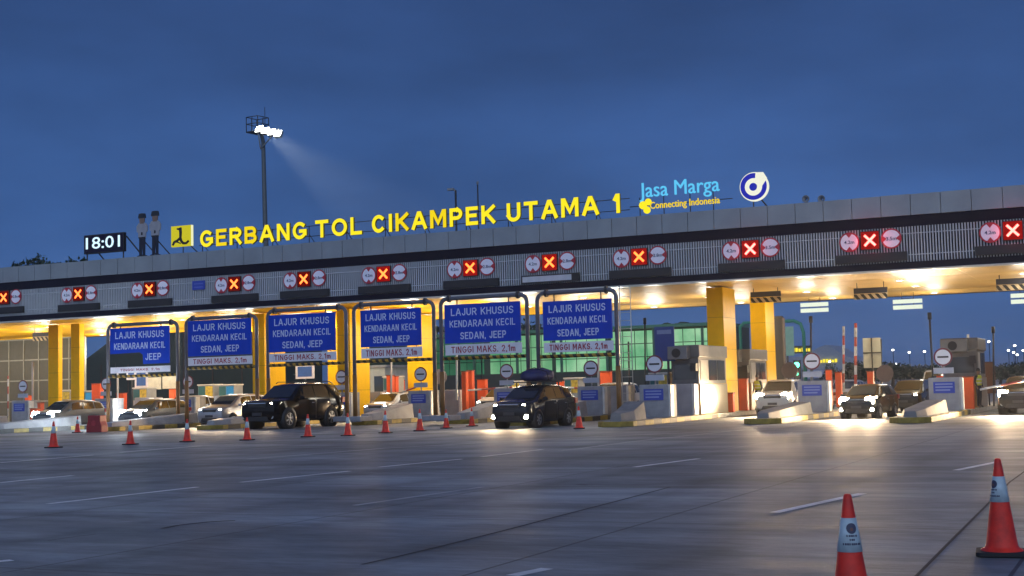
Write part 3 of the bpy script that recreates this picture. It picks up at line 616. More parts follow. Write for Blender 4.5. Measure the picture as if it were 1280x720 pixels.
# toll machines: small cabinets with a coloured picture
TEAL = mat('teal_panel', (.03, .13, .14), .4); STICK = mat('yellow_sticker', (.55, .40, .05), .5, vary=.5, scale=6); SKYB = emit('lit_blue_screen', (.10, .45, .75), .55); CABGREY = mat('cabinet_grey', (.34, .35, .36), .5)
def machine(px, py, Y, label, blue=False, w=.95):
    q = P(px, py, Y); o = thing('payment_machine', label, 'payment machine', (q.x, q.y, .205), 0, 'payment machines on the islands'); h = q.z-.2
    part('cabinet', MB().span((-w/2, 0, 0), (w/2, .9, h)), CABGREY, o, bevel=.02)
    part('cap', MB().span((-w/2-.05, -.05, h+.003), (w/2+.05, .95, h+.08)), WHITEPAINT, o, bevel=.02)
    part('teal_panel', MB().span((-w/2+.04, -.02, h-.72), (-.04, -.004, h-.05)), TEAL, o)
    part('picture', MB().span((.0, -.02, h-.72), (w/2-.04, -.004, h-.05)), SKYB if blue else STICK, o)
    return o
for a in ((78.5, 489, 66, 'payment machine with yellow picture between the left yellow columns', False, 1.2), (107, 490, 66, 'payment machine with glowing blue picture beside the left yellow columns', True, 1.2), (175, 486, 67, 'payment machine with yellow picture seen below the broken sign', False, 1.1),
          (257, 482, 70, 'payment machine with yellow picture above the silver car', False, 1.2), (283, 482, 70, 'payment machine with glowing blue picture above the silver car', True, 1.2), (487, 472, 69, 'payment machine seen below the gantry right of the SUV', False, .9),
          (714, 474, 66, 'payment machine with yellow picture behind the roof bag car', False, .8), (823, 468, 60.5, 'payment machine with yellow picture left of the large booth', False, .9), (640, 478, 67, 'payment machine hidden low behind the middle gantries', False, .9)):
    machine(*a)
# orange plastic barrier cabinets and boom arms
def orange_cabinet(px, ytop, ybot, Y, w, label):
    t, b = P(px, ytop, Y), P(px, ybot, Y); z0 = .205; h = t.z-z0
    o = thing('barrier_cabinet', label, 'boom barrier', (t.x, Y, z0), 0, 'orange boom barrier cabinets')
    part('cabinet', MB().span((-w/2, -.16, 0), (w/2, .16, h)), ORANGE, o, bevel=.025)
    part('cap', MB().span((-w/2-.02, -.18, h+.002), (w/2+.02, .18, h+.05)), mat('dark_orange_cap', (.30, .05, .01), .5), o)
    return o
OC = [(488, 470, 503, 66, .34, 'first tall orange cabinet right of the SUV'), (494.5, 471, 503, 67, .22, 'slim orange cabinet touching the first one right of the SUV'), (502, 476, 500, 70, .26, 'short orange cabinet right of the SUV'), (581, 465, 503, 64, .26, 'tall orange cabinet below the fourth blue sign'), (588.5, 464, 503, 65, .28, 'second tall orange cabinet below the fourth blue sign'),
      (603, 475, 500, 66, .5, 'broad orange cabinet left of the roof bag car'), (702, 477, 490, 70, .5, 'orange cabinet above the roof bag car'), (757.5, 465, 480, 70, .6, 'orange cabinet right of the round sign by the last gantry'), (35.5, 495, 510, 68, .3, 'small orange cabinet near the left edge'), (51, 504, 526, 60, .24, 'orange cabinet near the white pole at left'),
      (44, 511, 528, 59, .5, 'low orange cabinet near the white pole at left'), (152, 492, 508, 66, .6, 'orange cabinet below the broken sign'), (217, 487, 505, 66, .45, 'orange cabinet left of the silver car'), (929, 474, 500, 65.0, .42, 'orange cabinet right of the large booth'), (1036, 463, 480, 75, .3, 'red orange cabinet far behind the white SUV island'), (1048, 466, 490, 70, .3, 'orange cabinet beside the raised booms'),
      (1088, 465, 488, 70, .3, 'red orange cabinet behind the dark hatchback'), (1183, 459, 481, 64, .3, 'red orange cabinet left of the far booth'), (1209, 459, 481, 66, .22, 'red orange cabinet before the far booth'), (1209, 472, 512, 61, .5, 'orange cabinet right of the far island block'), (914, 492, 517, 61.6, .25, 'thin orange post at the corner of the large booth'), (122, 480, 510, 66, .7, 'orange cabinet behind the round sign beside the broken sign')]
for a in OC: orange_cabinet(*a)
REDWHITE = stripes('boom_arm_bands', (.70, .70, .70), (.50, .08, .06), .9, (0, 0, 1))
def raised_boom(px, y0, y1, Y, label, plain=False, r=.055):
    a, b = P(px, y1, Y), P(px, y0, Y)
    o = part('raised_boom', MB().tube([(0, 0, 0), (b.x-a.x, 0, b.z-a.z)], r, 8), WHITEPAINT if plain else REDWHITE, None, loc=(a.x, Y, a.z)); tag(o, label, 'boom arm', 'raised boom arms'); return o
for a in ((1054.5, 408, 490, 66, 'shorter raised boom arm left of its taller neighbour'), (1069.5, 404, 492, 66, 'taller raised boom arm at the dark hatchback lane', False, .07), (1210, 418, 450, 66, 'raised boom tip sticking up behind the far booth'), (41, 452, 528, 62, 'white upright boom at the far left', True, .06), (147, 459, 510, 63, 'white upright boom behind the broken sign', True), (489, 447, 500, 63, 'white upright boom behind the third gantry', True), (571, 441, 500, 62, 'white upright boom behind the fourth gantry', True), (748, 436, 500, 62, 'white upright boom behind the last gantry', True), (10, 470, 520, 62, 'thin red and white boom at the left frame edge', False, .04)):
    raised_boom(*a)
def low_boom(x0, y0, x1, y1, Y, label):
    a, b = P(x0, y0, Y), P(x1, y1, Y)
    tag(part('lowered_boom', MB().tube([(0, 0, 0), (b.x-a.x, 0, b.z-a.z)], .045, 8), stripes('low_boom_bands', (.7, .7, .68), (.5, .08, .06), 1.6, (1, 0, 0)) if 'low_boom_bands' not in MATS else MATS['low_boom_bands'], None, loc=(a.x, Y, a.z)), label, 'boom arm', 'lowered boom arms')
low_boom(1225, 487, 1284, 475, 57.2, 'pale boom arm tilted across the right lane'); low_boom(585, 488, 640, 484, 63, 'boom arm across the lane under the fourth blue sign'); low_boom(492, 494, 520, 484, 63, 'boom arm across the lane right of the black SUV'); low_boom(700, 484, 745, 486, 64, 'boom arm across the lane under the last gantry')

# ------------------------------------------------------------------ booths
BG = mat('booth_grey', (.12, .115, .11), .5); BW = mat('booth_steel', (.22, .19, .145), .45, .1, vary=.1); BROWN = mat('ochre_booth_base', (.30, .14, .02), .55)
BWIN = mat('booth_window', (.05, .055, .055), .1, vary=0)
def booth(X, Y, w, d, h, label, ac=True):
    o = thing('toll_booth', label, 'toll booth', (X, Y, .205), 0, 'toll booths')
    part('base', MB().span((-w/2, 0, 0), (w/2, d, 1.35)), [BROWN], o, bevel=.02)
    part('side_cladding', MB().span((w/2+.003, .06, .03), (w/2+.03, d-.02, 1.33)), BW, o)
    part('cabin', MB().span((-w/2+.01, .01, 1.353), (w/2-.01, d-.01, h-.55)), BG, o)
    part('roof_box', MB().span((-w/2-.04, -.06, h-.547), (w/2+.06, d+.05, h)), mat('booth_roof', (.11, .105, .10), .5), o, bevel=.03)
    part('front_window', MB().span((-w/2+.12, -.012, 1.55), (w/2-.14, .006, h-.85)), BWIN, o)
    for i in range(3):
        y0 = .25+i*(d-.4)/3; part('side_window', MB().span((w/2-.006, y0, 1.5), (w/2+.012, y0+(d-.4)/3-.14, h-.66)), BWIN if i else mat('booth_pane_pale', (.35, .34, .30), .3), o)
    if ac:
        a = part('air_conditioner', MB().span((-w/2+.0, -.50, h-.62), (w/2-.35, -.07, h-.05)), mat('ac_grey', (.16, .16, .16), .5), o, bevel=.03)
        part('fan_grille', MB().disc((-.22, -.515, h-.34), .2, .012, 20), BLACK, a)
        part('camera', MB().span((w/2-.3, -.34, h-1.15), (w/2-.02, -.07, h-.8)), BLACK, o)
    return o
booth(-18.75, 57.2, 1.25, 4.2, 3.05, 'large grey toll booth with ochre base beside the yellow column pair')
booth(-18.75, 65.6, 1.15, 3.2, 3.0, 'grey toll booth between the two right yellow columns')
q = P(1200, 480, 63.5); booth(-8.0, 63.5, 1.5, 3.0, 3.1, 'toll booth at far right with air conditioner, behind the orange vest')
# hanging clearance boards and tube lights under the canopy
CHEV = stripes('black_yellow_chevron', (.46, .36, .22), (.02, .02, .022), .34, (1, 0, .8))
def clearance_board(px, py, Y, label, w=1.9):
    q = P(px, py, Y); o = thing('clearance_board', label, 'clearance board', (q.x, Y, q.z), 0, 'striped boards hanging under the canopy')
    part('board', MB().span((-w/2, 0, .0), (w/2, .05, .26)), mat('dark_slate_board', (.03, .033, .05), .5), o)
    part('striped_edge', MB().span((-w/2, 0, -.27), (w/2, .05, -.02)), CHEV, o)
    for s_ in (-.4, .4): part('rod', MB().tube([(s_*w, .03, .26), (s_*w, .03, ZB-q.z-.012)], .02, 6), DARKSTEEL, o)
clearance_board(957, 371, 65, 'striped hanging board in front of the right yellow column', 1.5); clearance_board(1088, 366.5, 65, 'striped hanging board right of the yellow columns', 1.55); clearance_board(1267, 355, 65, 'striped hanging board at the right edge', 1.5); clearance_board(53, 420.5, 66, 'striped hanging board by the left yellow column', 1.7)
TUBE = emit('tube_light', (.92, 1, .80), .95)
for px, py, lab in ((1018, 384, 'white double tube light hanging right of the yellow columns'), (1134.5, 380, 'white double tube light hanging near the right side'), (1283, 372.5, 'white double tube light cut by the right edge')):
    q = P(px, py, 74); o = thing('hanging_light', lab, 'light', (q.x, 74, q.z), 0, 'double tube lights under the canopy')
    for dz in (-.17, .14): part('tube', MB().span((-.75, -.06, dz-.10), (.75, .06, dz+.11)), TUBE, o)
    part('frame', MB().tube([(-.3, .08, -.2), (-.3, .08, ZB-q.z-.012)], .015, 6).tube([(.3, .08, -.2), (.3, .08, ZB-q.z-.012)], .015, 6).tube([(-.3, .08, .3), (.3, .08, .3)], .012, 5), DARKSTEEL, o)
# blue board, poles, ladder
q0, q1 = P(820, 452, 57), P(843, 408, 57)
o = thing('blue_notice_board', 'tall blue board on a dark post left of the large toll booth', 'sign board', ((q0.x+q1.x)/2, 57, .205))
part('panel', MB().span((q0.x, 56.9, q0.z), (q1.x, 56.96, q1.z)), mat('slate_blue_board', (.03, .06, .22), .5), o, True)
part('heading', MB().span((q0.x+.12, 56.885, q1.z-.32), (q1.x-.12, 56.895, q1.z-.14)), mat('pale_heading', (.2, .25, .4), .5), o, True)
part('post', MB().tube([((q0.x+q1.x)/2+.1, 57.05, .21), ((q0.x+q1.x)/2+.1, 57.05, q1.z-.1)], .06, 8), DARKSTEEL, o, True)
def pole(xb, yb, xt, yt, Y, r, label, head=True, cat='pole'):
    a, b = P(xb, yb, Y), P(xt, yt, Y); a.z = .2
    o = thing('camera_pole', label, cat, (a.x, Y, .2), 0, 'thin dark poles at the toll lanes')
    part('shaft', MB().tube([(0, 0, 0), (b.x-a.x, 0, b.z-a.z)], r, 8), DARKSTEEL, o)
    if head: part('head', MB().tube([(b.x-a.x, 0, b.z-a.z-.05), (b.x-a.x, 0, b.z-a.z+.25)], r*1.9, 10), BLACK, o)
pole(806.5, 500, 806, 404, 60, .04, 'dark pole between the last gantry and the blue board'); pole(1014, 500, 1013.5, 402, 62, .045, 'dark pole behind the round sign right of the white SUV'); pole(1168, 500, 1162, 398, 60, .045, 'leaning dark pole left of the far booth'); pole(1242, 500, 1241.5, 415, 66, .04, 'dark pole right of the far booth'); pole(1102, 500, 1101, 424, 70, .05, 'dark pole beside the pale sign back', False)
pole(787, 500, 785.5, 427, 66, .05, 'thin dark pole in front of the green lit wall', False)
q0, q1 = P(778, 490, 57.2), P(787.5, 362, 57.2)
ld = MB()
for x in (q0.x, q1.x): ld.tube([(x, 57.2, .21), (x, 57.2, ZB-.1)], .022, 6)
z = .5
while z < ZB-.2: ld.tube([(q0.x, 57.2, z), (q1.x, 57.2, z)], .013, 5); z += .36
tag(part('ladder', ld, mat('pale_ladder', (.5, .47, .40), .5), None, True, loc=(q0.x, 57.2, .2)), 'pale upright ladder right of the last gantry', 'ladder')
# sign seen from behind, grey discs
q0, q1 = P(1080, 460, 70), P(1100.5, 422, 70)
o = thing('sign_back', 'pale back of a square sign right of the raised booms', 'road sign', ((q0.x+q1.x)/2, 70, .2))
part('panel', MB().span((q0.x, 69.95, q0.z), (q1.x, 70, q1.z)), mat('pale_sign_back', (.55, .55, .42), .5), o, True)
part('brace', MB().span((q0.x, 69.9, (q0.z+q1.z)/2-.03), (q1.x, 69.945, (q0.z+q1.z)/2+.03)).span(((q0.x+q1.x)/2-.03, 69.895, .21), ((q0.x+q1.x)/2+.03, 69.94, q1.z)), mat('dark_olive', (.05, .05, .04), .6), o, True)
for px, py, Y, lab in ((987, 463, 68, 'grey back of a round sign above the white SUV'), (1106, 467, 68, 'brown grey round sign back with plate right of the sign back'), (550, 471, 66, 'pale round sign back between the third and fourth gantries')):
    q = P(px, py, Y); o = thing('round_sign_back', lab, 'road sign', (q.x, Y, .205), 0, 'round signs seen from behind')
    part('disc', MB().disc((0, 0, q.z-.2), .42, .03, 24), mat('sign_back_grey', (.16, .13, .13), .6), o)
    part('post', MB().tube([(0, .06, 0), (0, .06, q.z)], .035, 8), STEEL, o)
q0, q1 = P(1227, 492, 68), P(1243, 452, 68)
o = thing('brown_board', 'brown board with four sections right of the far booth', 'sign board', ((q0.x+q1.x)/2, 68, .2))
part('panel', MB().span((q0.x, 68, q0.z), (q1.x, 68.05, q1.z)), mat('dull_brown', (.12, .06, .045), .6), o, True); part('post', MB().tube([((q0.x+q1.x)/2, 68.08, .2), ((q0.x+q1.x)/2, 68.08, q1.z)], .04, 8), DARKSTEEL, o, True)
# red water barrier at left
o = thing('water_barrier', 'dark red plastic water barrier below the leftmost blue plate', 'barrier', (*G(117, 540.5)[:2], 0))
part('body', MB().prism([(-.45, 0), (.45, 0), (.45, .3), (.36, .5), (.36, .78), (-.36, .78), (-.36, .5), (-.45, .3)], (1,0,0), (0,0,1), (0,.45,0)), mat('dark_red_plastic', (.26, .015, .02), .5), o, bevel=.03)
part('plug', MB().disc((0, -.02, .42), .13, .02, 18), mat('red_plug', (.40, .03, .04), .5), o)

# ------------------------------------------------------------------ vehicles
def paint(name, col, rough=.22, metal=.2): return mat(name, col, rough, metal, vary=.03, spec=.28, coat=.12)
TYRE = mat('tyre_rubber', (.012, .012, .013), .8); RIM = mat('alloy_rim', (.34, .35, .37), .35, .7); CHROME = mat('chrome', (.55, .56, .6), .15, .9); TRIM = mat('black_trim', (.014, .014, .015), .45)
TAIL = mat('tail_lamp_red', (.35, .01, .01), .3); PLATEM = mat('dark_number_plate', (.03, .03, .035), .5); LENS_OFF = mat('lamp_lens', (.45, .47, .5), .15)
GLS = mat('tinted_glass', (.012, .016, .02), .05, spec=.8, vary=0)
def lens(name, strength, col=(1, .93, .78)): return emit(name, col, strength)
L_BEAM = lens('beam_lens', 160, (1, .90, .70)); L_BEAM2 = lens('strong_beam_lens', 500, (1, .82, .55)); L_SIDE = lens('side_lens', 60, (1, .9, .66)); L_FOG = lens('fog_lens', 160, (1, .84, .56)); L_COLD = lens('cold_beam_lens', 320, (.86, .95, 1))
H_BEAM = lens('glowing_lamp_unit', 10); H_STRONG = lens('dazzling_lamp_unit', 70, (1, .84, .58)); H_SIDE = lens('softly_lit_lamp_unit', 4, (1, .93, .72)); H_COLD = lens('cold_lamp_unit', 60, (.88, .96, 1))
SHAPES = {   # t along the length, then bottom, belt and top as shares of the height, belt and top half-width as shares of the half-width
 'suv': [(0, .30, .44, .47, .66, .56), (.012, .21, .53, .565, .86, .78), (.045, .17, .575, .61, .95, .87), (.12, .15, .60, .635, .99, .89), (.255, .15, .615, .655, 1, .86), (.41, .15, .625, .945, 1, .74), (.50, .15, .63, .985, 1, .735), (.74, .15, .635, .99, 1, .73), (.92, .16, .65, .955, .99, .70), (.965, .19, .655, .885, .98, .69), (.985, .24, .63, .70, .96, .82), (1, .30, .55, .58, .90, .80)],
 'mpv': [(0, .28, .42, .45, .66, .55), (.012, .18, .50, .53, .86, .76), (.045, .14, .55, .585, .95, .86), (.10, .13, .585, .625, .99, .88), (.20, .13, .61, .66, 1, .84), (.385, .13, .625, .945, 1, .75), (.48, .13, .63, .985, 1, .74), (.72, .13, .64, .985, 1, .735), (.92, .14, .66, .93, .99, .70), (.97, .18, .66, .84, .97, .70), (.99, .24, .62, .67, .94, .80), (1, .30, .55, .58, .88, .78)],
 'van': [(0, .26, .42, .45, .72, .60), (.012, .16, .50, .54, .90, .80), (.05, .13, .54, .60, .97, .88), (.11, .13, .55, .64, 1, .88), (.26, .13, .56, .955, 1, .82), (.34, .13, .56, .99, 1, .81), (.7, .13, .56, .99, 1, .81), (.96, .14, .57, .97, 1, .80), (.985, .2, .57, .9, .98, .82), (1, .28, .5, .55, .95, .85)]}
COWL = {'suv': (4, 5), 'mpv': (4, 5), 'van': (3, 4)}
def car(kind, x, y, label, body, L=4.7, Wd=1.85, H=1.8, scale=1.0, rz=0.0, lights='beam', power=90, wheel=.36, fogs=False, rails=False, plate=True, detail=True, wipers=True, cool=False):
    o = thing('parked_car' if False else ('suv' if kind == 'suv' else 'minivan' if kind == 'mpv' else 'minibus'), label, 'car' if kind != 'van' else 'minibus', (x, y, .002), rz, 'vehicles at the toll lanes', scale)
    o.name = 'car' if kind != 'van' else 'minibus'
    S = SHAPES[kind]; hw = Wd/2
    def ring(st):
        t, zb, zl, zr, wb, wr = st; Y = -L/2+t*L; zb, zl, zr = zb*H, zl*H, zr*H; a, b = wb*hw, wr*hw; dz = zr-zl
        half = [(0, zb), (a*.86, zb), (a*.97, zb+.09), (a, zb+(zl-zb)*.55), (a*.965, zl), (b, zr-min(.05, dz*.3)), (b-min(.07, b*.1), zr-min(.012, dz*.08)), (b*.5, zr+.012), (0, zr+.018)]
        return [(p[0], Y, p[1]) for p in half]+[(-p[0], Y, p[1]) for p in half[-2:0:-1]]
    R = [ring(s_) for s_ in S]; n = len(R[0]); b = MB()
    b.add([p for r in R for p in r], [(i*n+k, i*n+(k+1) % n, (i+1)*n+(k+1) % n, (i+1)*n+k) for i in range(len(R)-1) for k in range(n)]+[tuple(range(n))[::-1], tuple((len(R)-1)*n+k for k in range(n))], True)
    bd = part('body', b, body, o); bd.data.set_sharp_from_angle(angle=math.radians(33))
    def at(t):                                          # interpolated ring values at t
        for s0, s1 in zip(S, S[1:]):
            if s0[0] <= t <= s1[0]:
                f = (t-s0[0])/(s1[0]-s0[0]); return [p+(q-p)*f for p, q in zip(s0, s1)]
    def side(t, v, sx, off=.007):                       # a point of the glasshouse side
        _, zb, zl, zr, wb, wr = at(t); z0, z1 = zl*H, zr*H-min(.05, (zr-zl)*H*.3); x0, x1 = wb*hw*.965, wr*hw
        return (sx*(x0+(x1-x0)*v+off), -L/2+t*L, z0+(z1-z0)*v)
    i, j = COWL[kind]; c, r = S[i], S[j]
    def top(t, u, off):
        _, zb, zl, zr, wb, wr = at(t); return (u*(wr*hw-.05), -L/2+t*L-off, zr*H+.012+off)
    tc, tr = c[0], r[0]; e = (tr-tc)
    g = MB(); rows = 3; pts = [[top(tc+e*(.05+.88*k/rows), u, .012) for u in (-.93, -.5, 0, .5, .93)] for k in range(rows+1)]
    g.add([p for q in pts for p in q], [(k*5+m, k*5+m+1, k*5+m+6, k*5+m+5) for k in range(rows) for m in range(4)], True)
    part('windscreen', g, GLS, o)
    te = .93 if kind != 'van' else .95
    splits = [(tc+.055, .56 if kind != 'van' else .36), (.575, .765), (.785, te)] if kind != 'van' else [(tc+.05, .36), (.38, .66), (.68, te)]
    for sx in (1, -1):
        for a0, a1 in splits:
            w = MB(); K = 6; vs = []
            for k in range(K+1):
                t = a0+(a1-a0)*k/K; vs += [side(t, .10, sx), side(t, .90, sx)]
            w.add(vs, [(2*k, 2*k+2, 2*k+3, 2*k+1) if sx > 0 else (2*k, 2*k+1, 2*k+3, 2*k+2) for k in range(K)], False)
            part('side_window', w, GLS, o)
    t0, t1 = S[-4][0], S[-3][0]
    # tail window and lamps
    q0, q1 = S[-4], S[-2]
    g = MB().add([(u*q0[5]*hw*.9, -L/2+q0[0]*L+.03+.0, q0[3]*H-.06) for u in (-1, 1)]+[(u*q1[5]*hw*.95, -L/2+q1[0]*L+.03, q1[3]*H+.03) for u in (1, -1)], [(0, 1, 2, 3)]); part('rear_window', g, GLS, o)
    for sx in (1, -1): part('tail_lamp', MB().box((sx*hw*.90, L/2-.10, .60*H), (.16, .22, .13*H)), TAIL, o, bevel=.02)
    # wheels and arches
    for yy in (-L*.315, L*.285):
        for sx in (1, -1):
            part('wheel_arch', MB().lathe([(.02, hw-.30), (wheel*1.20, hw-.30), (wheel*1.20, hw+.006), (.02, hw+.006)], 22, (0, yy, wheel*1.02), 'X') if sx > 0 else MB().lathe([(.02, -hw+.30), (wheel*1.20, -hw+.30), (wheel*1.20, -hw-.006), (.02, -hw-.006)], 22, (0, yy, wheel*1.02), 'X'), TRIM, o)
            wl = part('wheel', MB().lathe([(wheel*.62, sx*(hw-.18)), (wheel*.97, sx*(hw-.18)), (wheel, sx*(hw-.14)), (wheel, sx*(hw+.0)), (wheel*.95, sx*(hw+.03)), (wheel*.66, sx*(hw+.03)), (wheel*.62, sx*(hw+.0))], 24, (0, yy, wheel), 'X'), TYRE, o)
            rm = MB().lathe([(.02, sx*(hw+.010)), (wheel*.20, sx*(hw+.012)), (wheel*.22, sx*(hw-.02)), (wheel*.63, sx*(hw-.03))], 24, (0, yy, wheel), 'X')
            rm.lathe([(wheel*.56, sx*(hw+.0)), (wheel*.66, sx*(hw+.022)), (wheel*.66, sx*(hw-.02))], 24, (0, yy, wheel), 'X')
            for k in range(6):
                a = PI*k/3+.3; ca, sa = math.cos(a), math.sin(a); q = [(.18, -.075), (.60, -.10), (.60, .10), (.18, .075)]
                rm.prism([((p*ca-s_*sa)*wheel, (p*sa+s_*ca)*wheel) for p, s_ in q], (0,1,0), (0,0,1), (sx*.02, 0, 0), (sx*(hw-.008), yy, wheel))
            part('rim', rm, RIM, wl)
    # front
    f = -L/2; zh = {'suv': .535, 'mpv': .515, 'van': .46}[kind]*H
    gr = part('grille', MB().prism([(-hw*.42, -.13), (hw*.42, -.13), (hw*.50, .12), (-hw*.50, .12)], (1,0,0), (0,0,1), (0,.22,0), (0, f+.005, zh-.03)), TRIM, o)
    part('chrome_bar', MB().span((-hw*.48, f-.012, zh+.04), (hw*.48, f+.003, zh+.075)), CHROME, gr)
    part('lower_intake', MB().prism([(-hw*.60, -.10), (hw*.60, -.10), (hw*.52, .08), (-hw*.52, .08)], (1,0,0), (0,0,1), (0,.2,0), (0, f-.004, .235*H)), TRIM, o)
    if plate: part('number_plate', MB().span((-.23, f-.02, .30*H-.0), (.23, f-.006, .30*H+.12)), PLATEM, o)
    lm = {'beam': L_BEAM, 'strong': L_BEAM2, 'side': L_SIDE, 'off': LENS_OFF, 'cold': L_COLD}[lights]
    for sx in (1, -1):
        hb = MB(); big = .09 if lights in ('strong', 'cold') else 0; vs = [(.50-big, 0, -.07-big), (.93, .25, -.04-big), (.95, .46, .09+big), (.56-big, .08, .055+big)]
        A = [(sx*p[0]*hw, f+.035+p[1]*.9, zh+p[2]) for p in vs]; B = [(p[0]-sx*.02, p[1]+.16, p[2]) for p in A]
        hb.add(A+B, [(0,1,2,3) if sx > 0 else (3,2,1,0), (4,5,6,7), (0,4,5,1), (1,5,6,2), (2,6,7,3), (3,7,4,0)])
        hd = part('headlight', hb, {'beam': H_BEAM, 'strong': H_STRONG, 'side': H_SIDE, 'off': LENS_OFF, 'cold': H_COLD}[lights], o)
        part('bulb', MB().disc((sx*hw*.70, f+.055, zh-.005), .075 if lights in ('side', 'beam') else .19, .06, 14), lm, hd)
        if fogs: part('fog_lamp', MB().disc((sx*hw*.80, f+.03, .27*H), .075, .12, 14), L_FOG, o)
        elif detail: part('fog_lamp', MB().disc((sx*hw*.74, f+.045, .27*H), .07, .1, 14), LENS_OFF, o)
        if lights not in ('off',):
            lamp('headlamp_beam', 'SPOT', (sx*hw*.70, f-.12, zh), power*12, (1, .70, .40) if not cool else (.72, .86, 1), o, (0, -1, -.055), .06, math.radians(100), .9)
        part('mirror', MB().prism([(0, 0), (.17, .02), (.19, .10), (.15, .15), (.02, .13)], (sx,0,0), (0,0,1), (0,.10,0), (sx*hw*.985, -L/2+(tc+.075)*L, c[2]*H+.01)), body, o, bevel=.015)
        if detail:
            for a0, a1 in ((.32, .555), (.58, .77)):
                d_ = MB(); K = 4; vs = []
                for k in range(K+1):
                    t = a0+(a1-a0)*k/K; _, zb, zl, zr, wb, wr = at(t); a_ = wb*hw; zb *= H; zl *= H
                    vs += [(sx*(a_*.972+.004), -L/2+t*L, zb+.12), (sx*(a_+.005), -L/2+t*L, zb+(zl-zb)*.55), (sx*(a_*.967+.006), -L/2+t*L, zl-.015)]
                d_.add(vs, [q if sx > 0 else q[::-1] for k in range(K) for q in ((3*k, 3*k+3, 3*k+4, 3*k+1), (3*k+1, 3*k+4, 3*k+5, 3*k+2))], True)
                dr = part('door', d_, body, o)
                part('door_handle', MB().box((sx*(hw*.985+.014), -L/2+(a1-.035)*L, .555*H), (.03, .17, .03)), CHROME, dr, bevel=.008)
                sm_ = MB().box((sx*(hw*1.0-.012), -L/2+(a1+.004)*L, .38*H), (.03, .014, .36*H)); part('door_gap', sm_, TRIM, dr)
        if rails: part('roof_rail', MB().tube([(sx*hw*.68, -L/2+.44*L, .99*H+.01), (sx*hw*.69, -L/2+.47*L, 1.0*H+.05), (sx*hw*.69, -L/2+.84*L, .995*H+.05), (sx*hw*.67, -L/2+.90*L, .97*H+.0)], .02, 6), TRIM, o)
    return o
BLK = mat('black_car_paint', (.003, .003, .005), .14, 0, vary=.03, spec=.22); GRY = paint('dark_grey_car_paint', (.022, .023, .027), .18); SIL = paint('silver_car_paint', (.34, .34, .35), .3, .5); WHT = paint('white_car_paint', (.52, .52, .50), .25, .0); GSL = paint('mid_grey_car_paint', (.09, .095, .10), .3); BEI = paint('beige_van_paint', (.30, .29, .26), .3, .1); GRN = paint('graphite_car_paint', (.014, .015, .017), .2)
p = G(367, 534.5); car('suv', p.x, p.y, 'black SUV with lit headlights leaving the toll lane behind the cones', BLK, 4.8, 1.87, 1.83, 1.12, math.radians(-2), 'side', 20, .39, rails=True)
p = G(669, 533.5); mv = car('mpv', p.x, p.y, 'dark grey minivan with bright fog lamps and a blue bag on its roof rack', GRY, 4.1, 1.66, 1.58, 1.06, math.radians(-3), 'side', 40, .31, fogs=True)
# roof rack and bag of that car
m4 = Matrix.Translation((p.x, p.y, 0)) @ Matrix.Rotation(math.radians(-3), 4, 'Z') @ Matrix.Scale(1.06, 4)
rk = MB()
for y in (-.45, .05, .65, 1.05): rk.tube([(-.62, y, 1.68), (.62, y, 1.68)], .022, 6)
for x in (-.62, -.2, .2, .62): rk.tube([(x, -.5, 1.68), (x, 1.1, 1.68)], .022, 6)
for x in (-.58, .58):
    for y in (-.3, .9): rk.tube([(x, y, 1.50), (x, y, 1.68)], .03, 6)
part('roof_rack', rk, TRIM, mv)
bag = MB(); NB = 14; prof = [(.0, 0), (.60, .0), (.74, .10), (.76, .22), (.70, .34), (.52, .42), (.25, .46), (0, .47)]
for i, (rx, z) in enumerate(prof):
    for k in range(NB):
        a = 2*PI*k/NB; sq = 1/max(abs(math.cos(a)), abs(math.sin(a)))**.6; j = 1+.06*math.sin(3*a+i)
        bag.v.append(Vector((rx*.66*math.cos(a)*sq*j, rx*1.0*math.sin(a)*sq*j, z*(.92+.10*math.sin(2*a+.6)))))
for i in range(len(prof)-1):
    for k in range(NB): bag.f.append([i*NB+k, i*NB+(k+1) % NB, (i+1)*NB+(k+1) % NB, (i+1)*NB+k]); bag.sm.append(True); bag.mi.append(0)
w = m4 @ Vector((.05, .25, 1.715))
lug = part('luggage_bag', bag, mat('blue_tarpaulin', (.012, .018, .085), .55, vary=.4, scale=5, bump=.4), None, loc=tuple(w)); lug.rotation_euler.z = math.radians(-3); lug.scale = (1.06,)*3
tag(lug, 'bulky dark blue tarpaulin bag tied on the roof rack of the minivan', 'luggage')
st_ = MB(); [st_.tube([(-.60, y, .03), (-.52, y, .34), (0, y, .50), (.52, y, .34), (.60, y, .03)], .018, 5) for y in (-.3, .35)]
part('strap', st_, BLACK, lug)
car('mpv', -42.4, 56.6, 'silver minivan with one bright headlamp in the lane left of the black SUV', SIL, 4.4, 1.72, 1.62, 1.0, 0, 'beam', 70, .32)
car('mpv', -53.1, 56.2, 'grey car with two dazzling headlamps at the far left lane', GSL, 4.3, 1.7, 1.6, .95, 0, 'cold', 120, .31, cool=True, detail=False)
car('mpv', -47.9, 56.9, 'grey car with cold headlamps under the broken blue sign', GSL, 4.3, 1.7, 1.55, .95, 0, 'cold', 120, .31, cool=True, detail=False)
car('suv', -53.3, 66.3, 'pale car waiting behind the far left lane car', SIL, 4.5, 1.8, 1.7, .95, 0, 'cold', 90, .34, cool=True, detail=False)
car('mpv', -37.0, 63.2, 'pale car half hidden behind the gantry right of the black SUV', SIL, 4.3, 1.7, 1.6, .95, 0, 'beam', 70, .31, detail=False)
car('suv', -16.1, 63.6, 'white SUV with glaring headlamps between the yellow column and an island', WHT, 4.7, 1.85, 1.8, .93, math.radians(2), 'strong', 260, .36)
